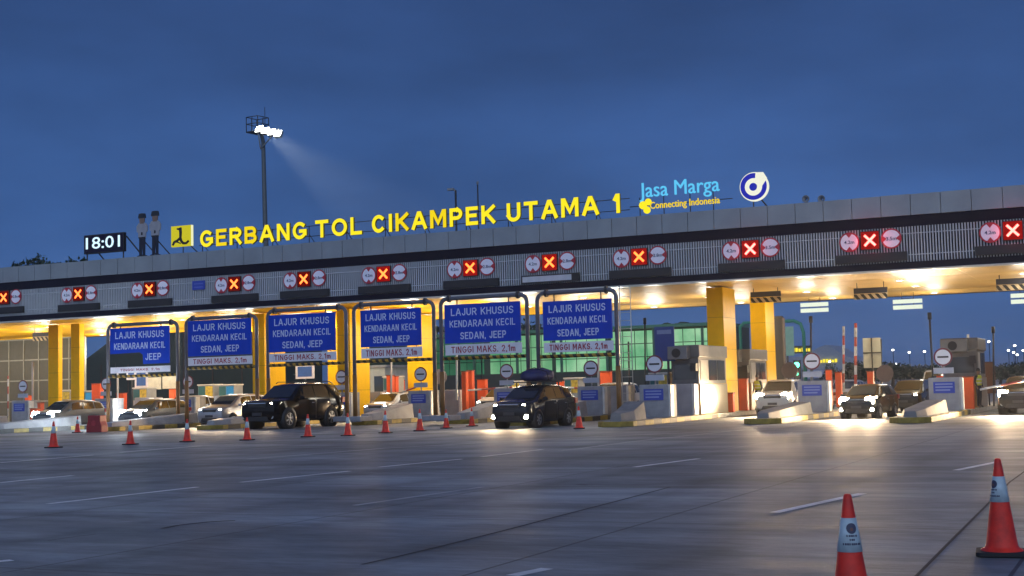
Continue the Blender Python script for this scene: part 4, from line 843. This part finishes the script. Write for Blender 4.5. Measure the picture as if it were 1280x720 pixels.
car('mpv', -10.75, 56.6, 'dark hatchback with glaring headlamps between the two right islands', GRN, 3.9, 1.66, 1.5, .92, math.radians(-6), 'strong', 220, .30, fogs=True)
car('mpv', -10.6, 66.6, 'dark car queueing right behind the dark hatchback', GRN, 4.2, 1.7, 1.6, .95, math.radians(-4), 'beam', 90, .31)
car('van', -10.6, 76.5, 'beige minibus with a bright headlamp last in the queue', BEI, 4.9, 1.8, 2.0, 1.0, 0, 'strong', 160, .32, detail=False)
car('suv', -5.05, 60.2, 'dark car with bright headlamps cut by the right frame edge', GRN, 4.6, 1.82, 1.7, .92, math.radians(-3), 'strong', 260, .35, rails=True)
car('mpv', -16.0, 78.0, 'silver car far back in the lane of the white SUV', SIL, 4.3, 1.7, 1.6, 1, 0, 'beam', 70, .31, detail=False)
car('suv', -26.3, 68, 'pale car waiting under the canopy behind the last gantry', SIL, 4.5, 1.8, 1.75, 1, 0, 'beam', 60, .34, detail=False)
car('mpv', -31.7, 66, 'white car waiting behind the fourth blue sign', WHT, 4.4, 1.72, 1.65, 1, 0, 'beam', 60, .31, detail=False)

# ------------------------------------------------------------------ traffic cones
def cone(x, y, H, label, mark=False, rz=0.0, turn=.28):
    o = thing('traffic_cone', label, 'traffic cone', (x, y, .005), rz, 'orange and white traffic cones', H)
    part('base', MB().prism([(-.26, -.22), (-.22, -.26), (.22, -.26), (.26, -.22), (.26, .22), (.22, .26), (-.22, .26), (-.26, .22)], (1,0,0), (0,1,0), (0,0,.045)), RUBBER, o, bevel=.008)
    R_ = lambda z: .030+(1-z)*.145
    part('red_body', MB().lathe([(.215, .046), (.205, .06), (R_(.08)+.012, .075), (R_(.1), .10)]+[(R_(z), z) for z in (.3, .5, .7, .85, .985)]+[(.022, 1.0), (.012, 1.0), (.012, .95)], 32), CONERED, o)
    part('white_band', MB().lathe([(R_(.55)-.002, .55), (R_(.55)+.004, .551), (R_(.815)+.004, .814), (R_(.815)-.002, .815)], 32), CONEWHITE, o)
    if mark:                                           # printed crest and lines curved round the band
        a0 = math.atan2(-y, -x) + turn - rz
        def patch(pts, m, nm, off):
            q = MB(); vs = []; n_ = len(pts); cz_ = sum(p_[1] for p_ in pts)/n_
            for u, z in [(0, cz_)]+[(p_[0]*.5, cz_+(p_[1]-cz_)*.5) for p_ in pts]+pts: r = R_(z)+off; vs.append((r*math.cos(a0+u/r), r*math.sin(a0+u/r), z))
            q.add(vs, [(0, 1+i, 1+(i+1) % n_) for i in range(n_)]+[(1+i, 1+n_+i, 1+n_+(i+1) % n_, 1+(i+1) % n_) for i in range(n_)], True); part(nm, q, m, o)
        ring = lambda r0, cz: [(r0*math.cos(2*PI*k/18), cz+r0*math.sin(2*PI*k/18)) for k in range(18)]
        patch(ring(.042, .735), mat('crest_dark', (.05, .05, .09), .5), 'crest', .006); patch(ring(.014, .728), mat('crest_rust', (.14, .06, .05), .5), 'crest_centre', .0075)
        for z, wd in ((.670, .045), (.640, .022), (.606, .080)):
            n = max(3, int(wd/.0085)); ln = MB()
            for k in range(n):
                u0 = -wd+2*wd*k/n; u1 = u0+2*wd/n*(.84 if k % 3 else .6); r0 = R_(z)+.006; r1 = R_(z+.016)+.006
                ln.add([(r0*math.cos(a0+u0/r0), r0*math.sin(a0+u0/r0), z), (r0*math.cos(a0+u1/r0), r0*math.sin(a0+u1/r0), z), (r1*math.cos(a0+u1/r1), r1*math.sin(a0+u1/r1), z+.016), (r1*math.cos(a0+u0/r1), r1*math.sin(a0+u0/r1), z+.016)], [(0,1,2,3)])
            part('printed_line', ln, mat('crest_dark', (.05, .05, .09), .5), o)
    return o
CN = [(67, 560, 33, 'cone standing farthest left of the row'), (163, 556, 30, 'cone standing second from the left, in front of the leftmost gantry'), (234, 552.5, 28.5, 'cone in front of the two leftmost gantry posts'), (309, 550.5, 28.5, 'cone standing in front of the nose of the black SUV'), (385, 546.5, 28.5, 'cone standing in front of the front wheel and door of the black SUV'),
      (435, 545, 28.5, 'cone standing just right of the black SUV'), (482, 541.5, 28, 'cone below the middle of the third intact blue sign'), (525, 539, 27.5, 'cone left of the paired gantry posts right of the SUV'), (558, 535.5, 23.5, 'duller small cone just right of the paired gantry posts'), (590, 533, 23, 'small cone left of the minivan with a roof bag'), (724, 536, 28, 'cone standing behind the minivan with a roof bag')]
for px, py, h, lab in CN:
    q = G(px, py); dep = (q-EYEP).dot(_f); cone(q.x, q.y, h*dep/FPX, 'red ' + lab, False, random.uniform(-.4, .4))
q = G(97, 541); cone(q.x, q.y, .75, 'small red cone beside the dark red water barrier', False)
q = G(1253, 694); cone(q.x, q.y, .81, 'large red cone with white printed band at the right edge, standing farther back', True, .1, -.80)
q = G(1066, 778); cone(q.x, q.y, .79, 'large red cone with crest on its white band, cut by the bottom edge', True, -.15)

# ------------------------------------------------------------------ people
def person(x, y, rz, label, vest, trousers=(.02, .022, .03), top=(.06, .07, .09), z=.205):
    J = {'pelvis': (0,0,.93), 'waist': (0,0,1.08), 'chest': (0,.0,1.30), 'neck': (0,-.01,1.47), 'skull': (0,-.02,1.56), 'crown': (0,-.02,1.68)}
    rad = {'pelvis': (.15,.11), 'waist': (.135,.10), 'chest': (.17,.115), 'neck': (.055,.055), 'skull': (.078,.092), 'crown': (.06,.07)}
    ed = [('pelvis','waist'), ('waist','chest'), ('chest','neck'), ('neck','skull'), ('skull','crown')]
    for s_, n in ((1, 'a'), (-1, 'b')):
        J.update({'sh'+n: (s_*.19, 0, 1.40), 'el'+n: (s_*.26, .03, 1.14), 'wr'+n: (s_*.25, -.07, .92), 'fi'+n: (s_*.24, -.10, .80), 'hip'+n: (s_*.09, 0, .88), 'kn'+n: (s_*.10, -.02, .49), 'an'+n: (s_*.10, .02, .09), 'to'+n: (s_*.11, -.14, .04)})
        rad.update({'sh'+n: (.065,.065), 'el'+n: (.048,.048), 'wr'+n: (.034,.034), 'fi'+n: (.028,.022), 'hip'+n: (.095,.10), 'kn'+n: (.065,.065), 'an'+n: (.045,.05), 'to'+n: (.045,.035)})
        ed += [('chest','sh'+n), ('sh'+n,'el'+n), ('el'+n,'wr'+n), ('wr'+n,'fi'+n), ('pelvis','hip'+n), ('hip'+n,'kn'+n), ('kn'+n,'an'+n), ('an'+n,'to'+n)]
    K = list(J); me = bpy.data.meshes.new('body'); me.from_pydata([J[k] for k in K], [(K.index(a), K.index(b)) for a, b in ed], [])
    ob = bpy.data.objects.new('body', me); COL.objects.link(ob); sk = ob.modifiers.new('s', 'SKIN'); ob.modifiers.new('u', 'SUBSURF').levels = 2
    for i, k in enumerate(K): me.skin_vertices[0].data[i].radius = rad[k]; me.skin_vertices[0].data[i].use_root = (k == 'pelvis')
    dg = bpy.context.evaluated_depsgraph_get(); m2 = bpy.data.meshes.new_from_object(ob.evaluated_get(dg)); bpy.data.objects.remove(ob)
    m2.materials.clear()
    for mm in (mat('skin', (.20, .11, .07), .6), mat('shirt%.2f' % top[2], top, .8), mat('trousers%.2f' % trousers[2], trousers, .8), BLACK): m2.materials.append(mm)
    for p_ in m2.polygons:
        c = p_.center; p_.use_smooth = True; p_.material_index = 3 if c.z < .10 else 2 if c.z < .96 and abs(c.x) < .205 else 0 if c.z > 1.46 or (c.z < .93) else 1
    o = thing('person', label, 'person', (x, y, z), rz, 'workers at the toll lanes')
    b = bpy.data.objects.new('body', m2); COL.objects.link(b); b.parent = o
    v = MB(); prof = [(.185, .125, .98), (.175, .125, 1.10), (.195, .14, 1.28), (.20, .135, 1.38), (.15, .10, 1.44)]; n = 16
    for a_, c_, h in prof:
        for k in range(n): v.v.append(Vector((a_*math.cos(2*PI*k/n), c_*math.sin(2*PI*k/n), h)))
    for i in range(len(prof)-1):
        for k in range(n): v.f.append([i*n+k, i*n+(k+1) % n, (i+1)*n+(k+1) % n, (i+1)*n+k]); v.sm.append(True); v.mi.append(0)
    vo = part('vest', v, mat('vest_%.2f' % vest[1], vest, .6), o); sd = vo.modifiers.new('thick', 'SOLIDIFY'); sd.thickness = .012
    bands = MB()
    for h, a_, c_ in ((1.08, .182, .132), (1.24, .196, .143)): bands.lathe([(1.0, 0), (1.0, .04)], 16); 
    bands.v = [Vector((p_.x*(.186 if i < 32 else .200), p_.y*(.136 if i < 32 else .148), p_.z+(1.07 if i < 32 else 1.23))) for i, p_ in enumerate(bands.v)]
    part('reflective_bands', bands, mat('reflective_tape', (.62, .62, .58), .4), o)
    h = MB().lathe([(.086, 0), (.094, .02), (.092, .07), (.07, .12), (.03, .145), (.0, .15)], 18, (0, -.02+.01, 1.60)); part('cap', h, BLACK, o)
    ft = MB().lathe([(.016, -.02), (.02, .0), (.004, .03)], 8, (0, -.118, 1.575), 'Y'); part('nose', ft, MATS['skin'], b)
    return o
q = P(1175, 480, 61); person(q.x, q.y, .3, 'worker in orange vest standing behind the far island block', (.75, .10, .03))
q = P(947, 480, 65.2); person(q.x, q.y, -.5, 'worker in yellow vest by the second booth near the white SUV', (.55, .60, .03), z=.205)
q = P(1223, 480, 63.0); person(q.x, q.y, 1.2, 'worker in yellow vest and dark clothes right of the far booth', (.50, .55, .04), top=(.02, .02, .025), z=.205)

# ------------------------------------------------------------------ behind the canopy
def panelwall(name, label, cat, px0, px1, y0, Y, z1, cols, rows, mats, frame, fw=.05, z0=0.0, group=None):
    X0, X1 = P(px0, y0, Y).x, P(px1, y0, Y).x; o = thing(name, label, cat, ((X0+X1)/2, Y, 0), 0, group)
    dx, dz = (X1-X0)/cols, (z1-z0)/rows; MM = [MB() for _ in mats]
    for i in range(cols):
        for j in range(rows):
            MM[random.choices(range(len(mats)), [m_[1] for m_ in mats])[0]].span((X0+i*dx+fw/2, Y, z0+j*dz+fw/2), (X0+(i+1)*dx-fw/2, Y+.08, z0+(j+1)*dz-fw/2))
    for q, m_ in zip(MM, mats):
        if q.v: part('panel', q, m_[0], o, True)
    f = MB()
    for i in range(cols+1): f.span((X0+i*dx-fw/2, Y-.05, z0), (X0+i*dx+fw/2, Y+.1, z1))
    for j in range(rows+1): f.span((X0, Y-.04, max(z0+j*dz-fw/2, 0.01)), (X1, Y+.09, z0+j*dz+fw/2))
    part('mullions', f, frame, o, True); return o
OLIVE = mat('olive_wall_panel', (.075, .07, .05), .5, vary=.12)
panelwall('end_wall', 'olive panel wall with pale grid lines at the far left under the roof', 'wall', -60, 106, 470, 74.5, 6.0, 9, 4, [(OLIVE, 1)], mat('pale_mullion', (.30, .30, .26), .5), .09)
# dark shed with slanting top behind the two leftmost gantries
DKG = mat('dark_green_shed', (.018, .034, .034), .7, vary=.2, scale=.4)
a, b = P(104, 470, 92), P(335, 470, 92)
o = thing('dark_shed', 'large dark green shed behind the two leftmost gantries', 'shed', ((a.x+b.x)/2, 92, 0))
part('wall', MB().prism([(a.x, 0), (b.x, 0), (b.x, 8.2), (a.x+6, 8.2), (a.x, 4.9)], (1,0,0), (0,0,1), (0,8,0), (0, 92, 0)), DKG, o, True)
for k in range(2, int(b.x-a.x), 3): part('pilaster', MB().span((a.x+k, 91.95, 0), (a.x+k+.12, 91.99, 7.9 if k > 6 else 4.5)), mat('shed_brown', (.05, .035, .03), .7), o, True)
for px0, px1, y0, y1, lab in ((184.5, 201, 471.5, 487, 'left of two cream panels under the broken sign'), (203, 220, 470, 486, 'right of two cream panels under the broken sign')):
    q0, q1 = P(px0, y1, 76), P(px1, y0, 76); o = thing('cream_board', lab, 'sign board', ((q0.x+q1.x)/2, 76, 0), 0, 'cream boards under the broken sign')
    part('panel', MB().span((q0.x, 76, q0.z), (q1.x, 76.05, q1.z)), mat('cream_board', (.62, .58, .47), .6), o, True); part('post', MB().tube([((q0.x+q1.x)/2, 76.1, 0), ((q0.x+q1.x)/2, 76.1, q1.z)], .05, 6), DARKSTEEL, o, True)
for px, py, w, h, Y, lab in ((176.5, 474, .75, .85, 70, 'small blue board hanging under the broken sign'), (381, 464.5, 1.0, .6, 68, 'blue board in pale frame above the roof of the black SUV'), (517, 491, 0, 0, 0, ''), (164, 468, .5, .5, 72, 'small blue plate left of the cream boards')):
    if not w: continue
    q = P(px, py, Y); o = thing('blue_board', lab, 'sign board', (q.x, Y, .2), 0)
    part('frame', MB().span((-w/2-.16, .0, q.z-.2-h/2-.12), (w/2+.16, .04, q.z-.2+h/2+.12)), WHITEPLATE, o); part('panel', MB().span((-w/2, -.02, q.z-.2-h/2), (w/2, -.004, q.z-.2+h/2)), mat('mid_blue_board', (.03, .10, .34), .5), o)
    part('post', MB().tube([(0, .08, 0), (0, .08, q.z-.3)], .04, 6), DARKSTEEL, o)
# low pale guard house
a, b = P(424, 500, 84), P(481, 457, 84)
o = thing('guard_house', 'low pale guard house with dark windows behind the third gantry', 'guard house', ((a.x+b.x)/2, 84, 0))
part('wall', MB().span((a.x, 84, 0), (b.x, 88, b.z-.15)), mat('pale_plaster', (.42, .43, .40), .8), o, True); part('roof', MB().span((a.x-.3, 83.7, b.z-.147), (b.x+.3, 88.3, b.z+.05)), mat('grey_roof_edge', (.25, .25, .25), .7), o, True)
for px0, px1 in ((451, 462), (468, 479)): q0, q1 = P(px0, 488, 83.97), P(px1, 470, 83.97); part('window', MB().span((q0.x, 83.96, .6), (q1.x, 83.995, q1.z)), GLASSDARK, o, True)
# long green-lit glazed hall
def glow_glass(name, c1, c2, st):
    m = emit(name, c1, st); t = m.node_tree; e = t.nodes['Emission']
    c = t.nodes.new('ShaderNodeTexCoord'); n = t.nodes.new('ShaderNodeTexNoise'); n.inputs['Scale'].default_value = .35; n.inputs['Detail'].default_value = 4; t.links.new(c.outputs['Object'], n.inputs['Vector'])
    r = t.nodes.new('ShaderNodeValToRGB'); r.color_ramp.elements[0].position = .35; r.color_ramp.elements[0].color = (*c2, 1); r.color_ramp.elements[1].position = .68; r.color_ramp.elements[1].color = (*c1, 1)
    t.links.new(n.outputs['Fac'], r.inputs[0]); t.links.new(r.outputs[0], e.inputs[0]); return m
G1, G2, G3 = glow_glass('bright_green_pane', (.55, .95, .58), (.16, .55, .27), .72), glow_glass('mid_green_pane', (.40, .85, .45), (.10, .42, .20), .62), glow_glass('deep_green_pane', (.10, .45, .24), (.02, .16, .09), .40)


DKF = mat('dark_green_frame', (.015, .05, .035), .6)
zt = P(800, 413, 110).z
hall = thing('green_hall', 'long hall with green lit panes seen through the gantries', 'building', (-47, 110, 0))
def bay(px0, px1, mats, cols, rows=4, z0=2.9, z1=zt):
    X0, X1 = P(px0, 440, 110).x, P(px1, 440, 110).x; dx, dz = (X1-X0)/cols, (z1-z0)/rows
    MM = [MB() for _ in mats]
    for i in range(cols):
        for j in range(rows): MM[random.choices(range(len(mats)), [m_[1] for m_ in mats])[0]].span((X0+i*dx+.05, 110, z0+j*dz+.035), (X0+(i+1)*dx-.035, 110.05, z0+(j+1)*dz-.035))
    for q, m_ in zip(MM, mats):
        if q.v: part('pane', q, m_[0], hall, True)
bay(540, 605, [(G3, 1)], 6, 3); bay(612, 690, [(G2, 1)], 6, 3); bay(694, 760, [(G1, 1)], 5, 3); bay(764, 885, [(G1, 1)], 8, 3)
X0, X1 = P(440, 440, 110).x, P(905, 440, 110).x
part('wall', MB().span((X0, 110.1, 0), (X1, 118, zt+.15)), DKF, hall, True); part('base_wall', MB().span((X0, 109.8, 0), (X1, 110.09, 2.85)), mat('dark_base_wall', (.03, .04, .04), .8), hall, True)
part('roof_edge', MB().span((X0, 109.6, zt+.153), (X1, 118.3, zt+.42)), mat('green_roof_edge', (.03, .16, .10), .5), hall, True)
ps = MB(); x = X0
while x < X1: ps.span((x, 109.85, 2.86), (x+.22, 109.98, zt+.15)); x += 4.3
part('pillars', ps, mat('green_pillar', (.02, .10, .07), .5), hall, True)
lampw = emit('small_white_lamp', (1, 1, .8), 6)
# green pipe gantry and boards far right
o = thing('green_pipe_gantry', 'green pipe gantry far behind the right yellow columns', 'gantry', (P(985, 440, 100).x, 100, 0))
a, b = P(925, 404, 100), P(1004, 404, 100); z = a.z
part('pipe', MB().tube([(a.x, 100, 0), (a.x, 100, z-.3), (a.x+.3, 100, z), (b.x-.7, 100, z), (b.x-.2, 100, z-.25), (b.x, 100, z-.9), (b.x, 100, 0)], .13, 8), mat('green_pipe', (.02, .22, .14), .5), o, True)
o = thing('pale_green_board', 'pale green board right of the dark slab post', 'sign board', (P(986, 440, 96).x, 96, 0)); q0, q1 = P(980.5, 445, 96), P(991.5, 408, 96)
part('panel', MB().span((q0.x, 96, q0.z), (q1.x, 96.06, q1.z)), mat('pale_green_sheet', (.22, .42, .33), .6), o, True); part('post', MB().tube([(q0.x+.2, 96.1, 0), (q0.x+.2, 96.1, q1.z-.2)], .07, 6), DARKSTEEL, o, True)
o = thing('dark_slab_post', 'dark slab post beside the right yellow column', 'post', (P(972, 440, 76).x, 76, 0)); q0, q1 = P(967.5, 440, 76), P(977.5, 395, 76)
part('slab', MB().span((q0.x, 75.9, .2), (q1.x, 76.3, q1.z)), mat('dark_brown_slab', (.035, .028, .024), .6), o, True); part('edge', MB().span((q1.x+.003, 75.92, .2), (q1.x+.08, 76.28, q1.z-.1)), mat('slab_edge', (.16, .13, .11), .6), o, True)
for px, py, Y, lab in ((996, 463, 80, 'green signal light beside the grey round sign back'),):
    q = P(px, py-3, Y); o = thing('green_signal', lab, 'signal light', (q.x, Y, .2)); part('housing', MB().span((-.2, 0, q.z-.85), (.2, .2, q.z+.25)), BLACK, o)
    part('lit_lamp', MB().disc((0, -.02, q.z-.02), .17, .018, 16), emit('green_signal_lamp', (.10, 1, .55), 6), o); part('lower_lamp', MB().disc((0, -.02, q.z-.55), .10, .018, 14), emit('green_dim_lamp', (.2, 1, .6), 2), o); part('post', MB().tube([(0, .1, 0), (0, .1, q.z-.8)], .05, 6), DARKSTEEL, o)
# second toll gate in the distance
Yf = 240
def fx(px, py): return P(px, py, Yf)
o = thing('distant_toll_gate', 'distant pale tent roof of another toll gate with yellow lit lettering', 'toll gate', (fx(1025, 470).x, Yf, 0))
pk = [(958, 462), (985, 446), (1003, 446), (1024, 434), (1032, 431), (1040, 435), (1056, 445), (1100, 456), (1112, 462)]
part('roof', MB().prism([(fx(a_, b_).x, fx(a_, b_).z) for a_, b_ in pk], (1,0,0), (0,0,1), (0,14,0), (0, Yf, 0)), mat('pale_far_roof', (.26, .30, .36), .7), o, True)
lg = MB(); q0, q1 = fx(1022, 453), fx(1047, 449); stroke_text(lg, 'IIIIIIII', ((q0.x+q1.x)/2, Yf-.4, (q0.z+q1.z)/2), q1.x-q0.x, .55, .28, .2, .2)
lg = MB(); q0, q1 = fx(1022, 453.5), fx(1047, 449); x = q0.x
while x < q1.x: lg.span((x, Yf-.4, q0.z), (x+.36, Yf-.2, q0.z+random.choice((.45, .6, .6)))); x += .52
q0, q1 = fx(991, 440), fx(1011, 435); x = q0.x
while x < q1.x: lg.span((x, Yf-.4, q0.z), (x+.40, Yf-.2, q0.z+random.choice((.55, .7)))); x += .56
part('lit_lettering', lg, emit('far_yellow_letters', (1, .82, .05), 1.1), o, True)
part('letter_board', MB().span((fx(989, 440).x, Yf-.15, fx(990, 442).z), (fx(1013, 440).x, Yf-.05, fx(1010, 432).z)), mat('dark_far_board', (.03, .04, .05), .7), o, True)
cl = MB(); [cl.span((fx(p_, 460).x, Yf+1, 0), (fx(p_, 460).x+.8, Yf+2, fx(p_, 460).z)) for p_ in (965, 1000, 1035, 1070, 1105)]; part('supports', cl, mat('far_support', (.2, .2, .2), .7), o, True)
# far street lamps
FARL = emit('far_lamp', (1, .96, .86), 9)
for i, (px, py, Y, lab) in enumerate(((1116, 437.5, 300, 'first far street lamp right of the sign back'), (1136.5, 440.5, 320, 'second far street lamp right of the sign back'), (1155.5, 439.5, 320, 'far street lamp just left of the leaning pole'), (1236, 427, 260, 'highest far street lamp by the right pole'), (1260.5, 438, 330, 'far street lamp in the right cluster, its left member'), (1268.5, 432, 300, 'far street lamp in the right cluster, its top member'), (1271.5, 443.5, 360, 'far street lamp in the right cluster, its lowest member'), (1279, 438, 330, 'far street lamp at the right frame edge'), (1267, 440.5, 380, 'faint far street lamp inside the right cluster'), (1120, 455, 420, 'low far lamp right of the sign back'), (1123.5, 455, 420, 'low far lamp beside another low one'), (1037, 452, 200, 'far lamp under the tent roof'))):
    q = P(px, py, Y); o = thing('street_lamp', lab, 'street lamp', (q.x, Y, 0), 0, 'street lamps in the distance')
    r_ = Y/FPX*1.5
    part('pole', MB().tube([(0, .3, 0), (0, .3, q.z), (0, 0, q.z+.25)], .07, 6), DARKSTEEL, o); part('lamp_head', MB().lathe([(.0, -r_*.7), (r_*.7, -r_*.5), (r_, 0), (r_*.7, r_*.5), (0, r_*.7)], 10, (0, 0, q.z)), FARL, o)
# lit road sign glow at far right: white lit chevrons
q = P(1252, 466, 130); o = thing('lit_truck_front', 'white lit vehicle lights far back at right', 'lights', (q.x, 130, 0)) if False else None
# floodlight mast
YM = 95; b0 = P(331.5, 280, YM); bt = P(329, 178, YM); tp = P(326.5, 166, YM)
o = thing('floodlight_mast', 'tall floodlight mast with railed platform and dazzling lamp bank above the roof', 'floodlight mast', (b0.x, YM, 0))
part('pole', MB().tube([(b0.x+.55, YM, 0), (b0.x, YM, b0.z), (bt.x, YM, bt.z), (tp.x, YM, tp.z)], [.34, .20, .17, .16], 12), mat('mast_grey', (.10, .115, .12), .5, .2), o, True)
pc = Vector((tp.x, YM, tp.z)); PF = MB(); zf = P(310, 168, YM).z
cor = [(-1.0, -.6), (.25, -.7), (.45, .6), (-.85, .7)]
PF.prism([(pc.x+c_[0]*1.0-.1, YM+c_[1]) for c_ in cor], (1,0,0), (0,1,0), (0,0,.12), (0, 0, zf)); part('platform', PF, DARKSTEEL, o, True)
rl = MB(); zr = P(318, 143, YM).z
for c_, d_ in zip(cor, cor[1:]+cor[:1]):
    A, B = Vector((pc.x+c_[0]-.1, YM+c_[1], zf)), Vector((pc.x+d_[0]-.1, YM+d_[1], zf))
    for hgt in (.75, 1.35): rl.tube([A+Vector((0,0,hgt)), B+Vector((0,0,hgt))], .035, 6)
    rl.tube([A, A+Vector((0,0,1.35))], .04, 6); M_ = (A+B)/2; rl.tube([M_, M_+Vector((0,0,1.35))], .03, 6)
rl.tube([(pc.x+.4, YM, zf), (pc.x+.4, YM, zr+.5)], .03, 6); part('railing', rl, DARKSTEEL, o, True)
l0, l1 = P(320, 160, YM-1.1), P(351, 167.5, YM-1.1)
br = MB()
for x_ in (l0.x+.2, l1.x-.2): br.tube([(x_, YM-1.1, l0.z-.3), (tp.x, YM-.1, P(330, 186, YM).z)], .06, 6)
part('braces', br, mat('mast_pale', (.42, .44, .42), .5), o, True)
dirv = (Vector((l1.x, YM-1.1, l1.z))-Vector((l0.x, YM-1.1, l0.z)))
for k in range(4):
    c_ = Vector((l0.x, YM-1.1, l0.z))+dirv*(k+.5)/4
    fl = MB(); tilt = Matrix.Translation(c_) @ Matrix.Rotation(-.5, 4, 'X')
    case = MB().box((0, .16, 0), (dirv.length/4*.99, .26, .62)); case.v = [tilt @ v for v in case.v]; hd = part('floodlight', case, STEEL, o, True)
    ln = MB().box((0, .01, 0), (dirv.length/4*.97, .02, .54)); ln.v = [tilt @ v for v in ln.v]; part('lens', ln, emit('floodlight_lens', (1, 1, .90), 30), hd, True)
fc = Vector((l0.x, YM-1.6, l0.z))+dirv*.5
lamp('floodlight_beam', 'SPOT', tuple(fc+Vector((.3, -.2, -.2))), 145000, (.95, 1, .92), None, (.80, -.35, -.50), .4, math.radians(23), .6)
# poles seen above the roof
for px, yt, Y, lab, hd in ((569.5, 238, 100, 'dark lamp post with arm rising behind the letters of CIKAMPEK', True), (597, 231, 100, 'thin lightning pole rising behind the letters of CIKAMPEK', False)):
    q = P(px, yt, Y); o = thing('rear_pole', lab, 'pole', (q.x, Y, 0)); part('shaft', MB().tube([(0, 0, 0), (0, 0, q.z)], .09 if hd else .06, 8), DARKSTEEL, o)
    if hd: part('arm', MB().tube([(0, 0, q.z), (-.45, 0, q.z+.1)], .07, 6).box((-.45, 0, q.z+.12), (.55, .3, .18)), mat('grey_horn', (.22, .23, .25), .5), o)
    else: part('tip', MB().lathe([(.0, .0), (.10, .05), (.10, .25), (0, .32)], 8, (0, 0, q.z)), mat('grey_horn', (.22, .23, .25), .5), o)
# trees
LEAF = mat('dusk_foliage', (.030, .055, .030), .8, vary=.5, scale=.8); BARK = mat('bark', (.05, .04, .03), .9)
def tree(x, y, h, r, label, seed, palm=False):
    R = random.Random(seed); o = thing('palm_tree' if palm else 'tree', label, 'tree', (x, y, 0), 0, 'trees behind the toll gate')
    tk = MB().tube([(0, 0, 0), (.15, .1, h*.4), (.05, 0, h*.75)], [.3, .22, .12], 8); cr_ = MB()
    if palm:
        tk = MB().tube([(0, 0, 0), (.2, 0, h*.5), (.1, 0, h-.3)], [.24, .18, .14], 8)
        for k in range(16):
            a = 2*PI*k/16+R.uniform(-.2, .2); up = R.uniform(.1, .9); pr_ = None
            for i in range(7):
                t = i/6; p_ = Vector((.1+math.cos(a)*r*t, math.sin(a)*r*t, h-.3+up*r*t-1.1*r*t*t)); w_ = .35*math.sin(PI*min(1, t+.12))+.03; n_ = Vector((-math.sin(a), math.cos(a), 0))*w_
                cur = (p_-n_-Vector((0,0,w_*.5)), p_, p_+n_-Vector((0,0,w_*.5)))
                if pr_: cr_.add([pr_[0], pr_[1], cur[1], cur[0], pr_[2], cur[2]], [(0,1,2,3), (1,4,5,2)])
                pr_ = cur
    else:
        for k in range(6):
            a = R.uniform(0, 2*PI); tk.tube([(.08, .03, h*R.uniform(.4, .6)), (math.cos(a)*r*.6, math.sin(a)*r*.6, h*R.uniform(.7, .9))], [.12, .03], 6)
        cl_ = [(R.gauss(0, .45)*r, R.gauss(0, .45)*r, h*R.uniform(.58, .93)) for _ in range(26)]
        for c_ in cl_:
            for _ in range(60):
                d = Vector((R.gauss(0, 1), R.gauss(0, 1), R.gauss(0, .8))); d = d.normalized()*R.uniform(.3, 1.0)*r*.33; q_ = Vector(c_)+d
                e1 = Vector((R.gauss(0, 1), R.gauss(0, 1), R.gauss(0, 1))).normalized()*R.uniform(.12, .28); e2 = e1.cross(Vector((R.gauss(0, 1), R.gauss(0, 1), R.gauss(0, 1)))).normalized()*R.uniform(.08, .2)
                cr_.add([q_-e1, q_+e2, q_+e1, q_-e2], [(0,1,2,3)])
    part('trunk', tk, BARK, o); part('crown', cr_, LEAF, o)
for i, (px, yt, r, lab) in enumerate(((14, 321, 2.2, 'bushy tree top above the roof at the far left'), (43, 318, 2.3, 'tree top above the roof, second from the left'), (64, 326, 1.6, 'small tree top above the roof between two taller ones'), (97, 320, 2.2, 'tree top above the roof beside the clock'), (82, 325, 1.5, 'thin tree top above the roof left of the clock'))):
    q = P(px, yt, 104); tree(q.x, 104, q.z+.5, r, lab, 20+i)
for i, (px, yt, Y, r, lab, pm) in enumerate(((662, 402, 130, 2.8, 'dark tree crown showing between the two last gantries', False), (842, 404, 128, 2.6, 'dark palm above the green hall left of the booth', True), (447, 404, 126, 3.2, 'dark tree behind the third gantry', False), (541, 408, 126, 2.6, 'dark palm between the third and fourth gantries', True), (930, 438, 150, 3, 'low dark tree left of the pale green board', False))):
    q = P(px, yt, Y); tree(q.x, Y, q.z, r, lab, 40+i, pm)
for i in range(9):
    px = 1060+i*27; q = P(px, 461-random.random()*5, 190+i*6); tree(q.x, 190+i*6, max(q.z, 2.2), 3.0, ['low dark tree right of the tent roof', 'low dark tree below the sign back', 'low dark tree behind the dark hatchback', 'low dark tree behind the minibus', 'low dark tree left of the leaning pole', 'low dark tree behind the far booth', 'low dark tree behind the brown board', 'low dark tree right of the right pole', 'low dark tree at the right frame edge'][i], 70+i)

# ------------------------------------------------------------------ thin evening haze
hz = bpy.data.materials.new('evening_haze'); hz.use_nodes = True; t = hz.node_tree; t.nodes.clear()
v = t.nodes.new('ShaderNodeVolumePrincipled'); v.inputs['Color'].default_value = (.80, .85, .95, 1); v.inputs['Density'].default_value = .00026; v.inputs['Anisotropy'].default_value = .60
ou = t.nodes.new('ShaderNodeOutputMaterial'); t.links.new(v.outputs[0], ou.inputs['Volume'])
tag(part('haze', MB().span((-2600, -320, -1.2), (2600, 4100, 34)), hz), kind='stuff')
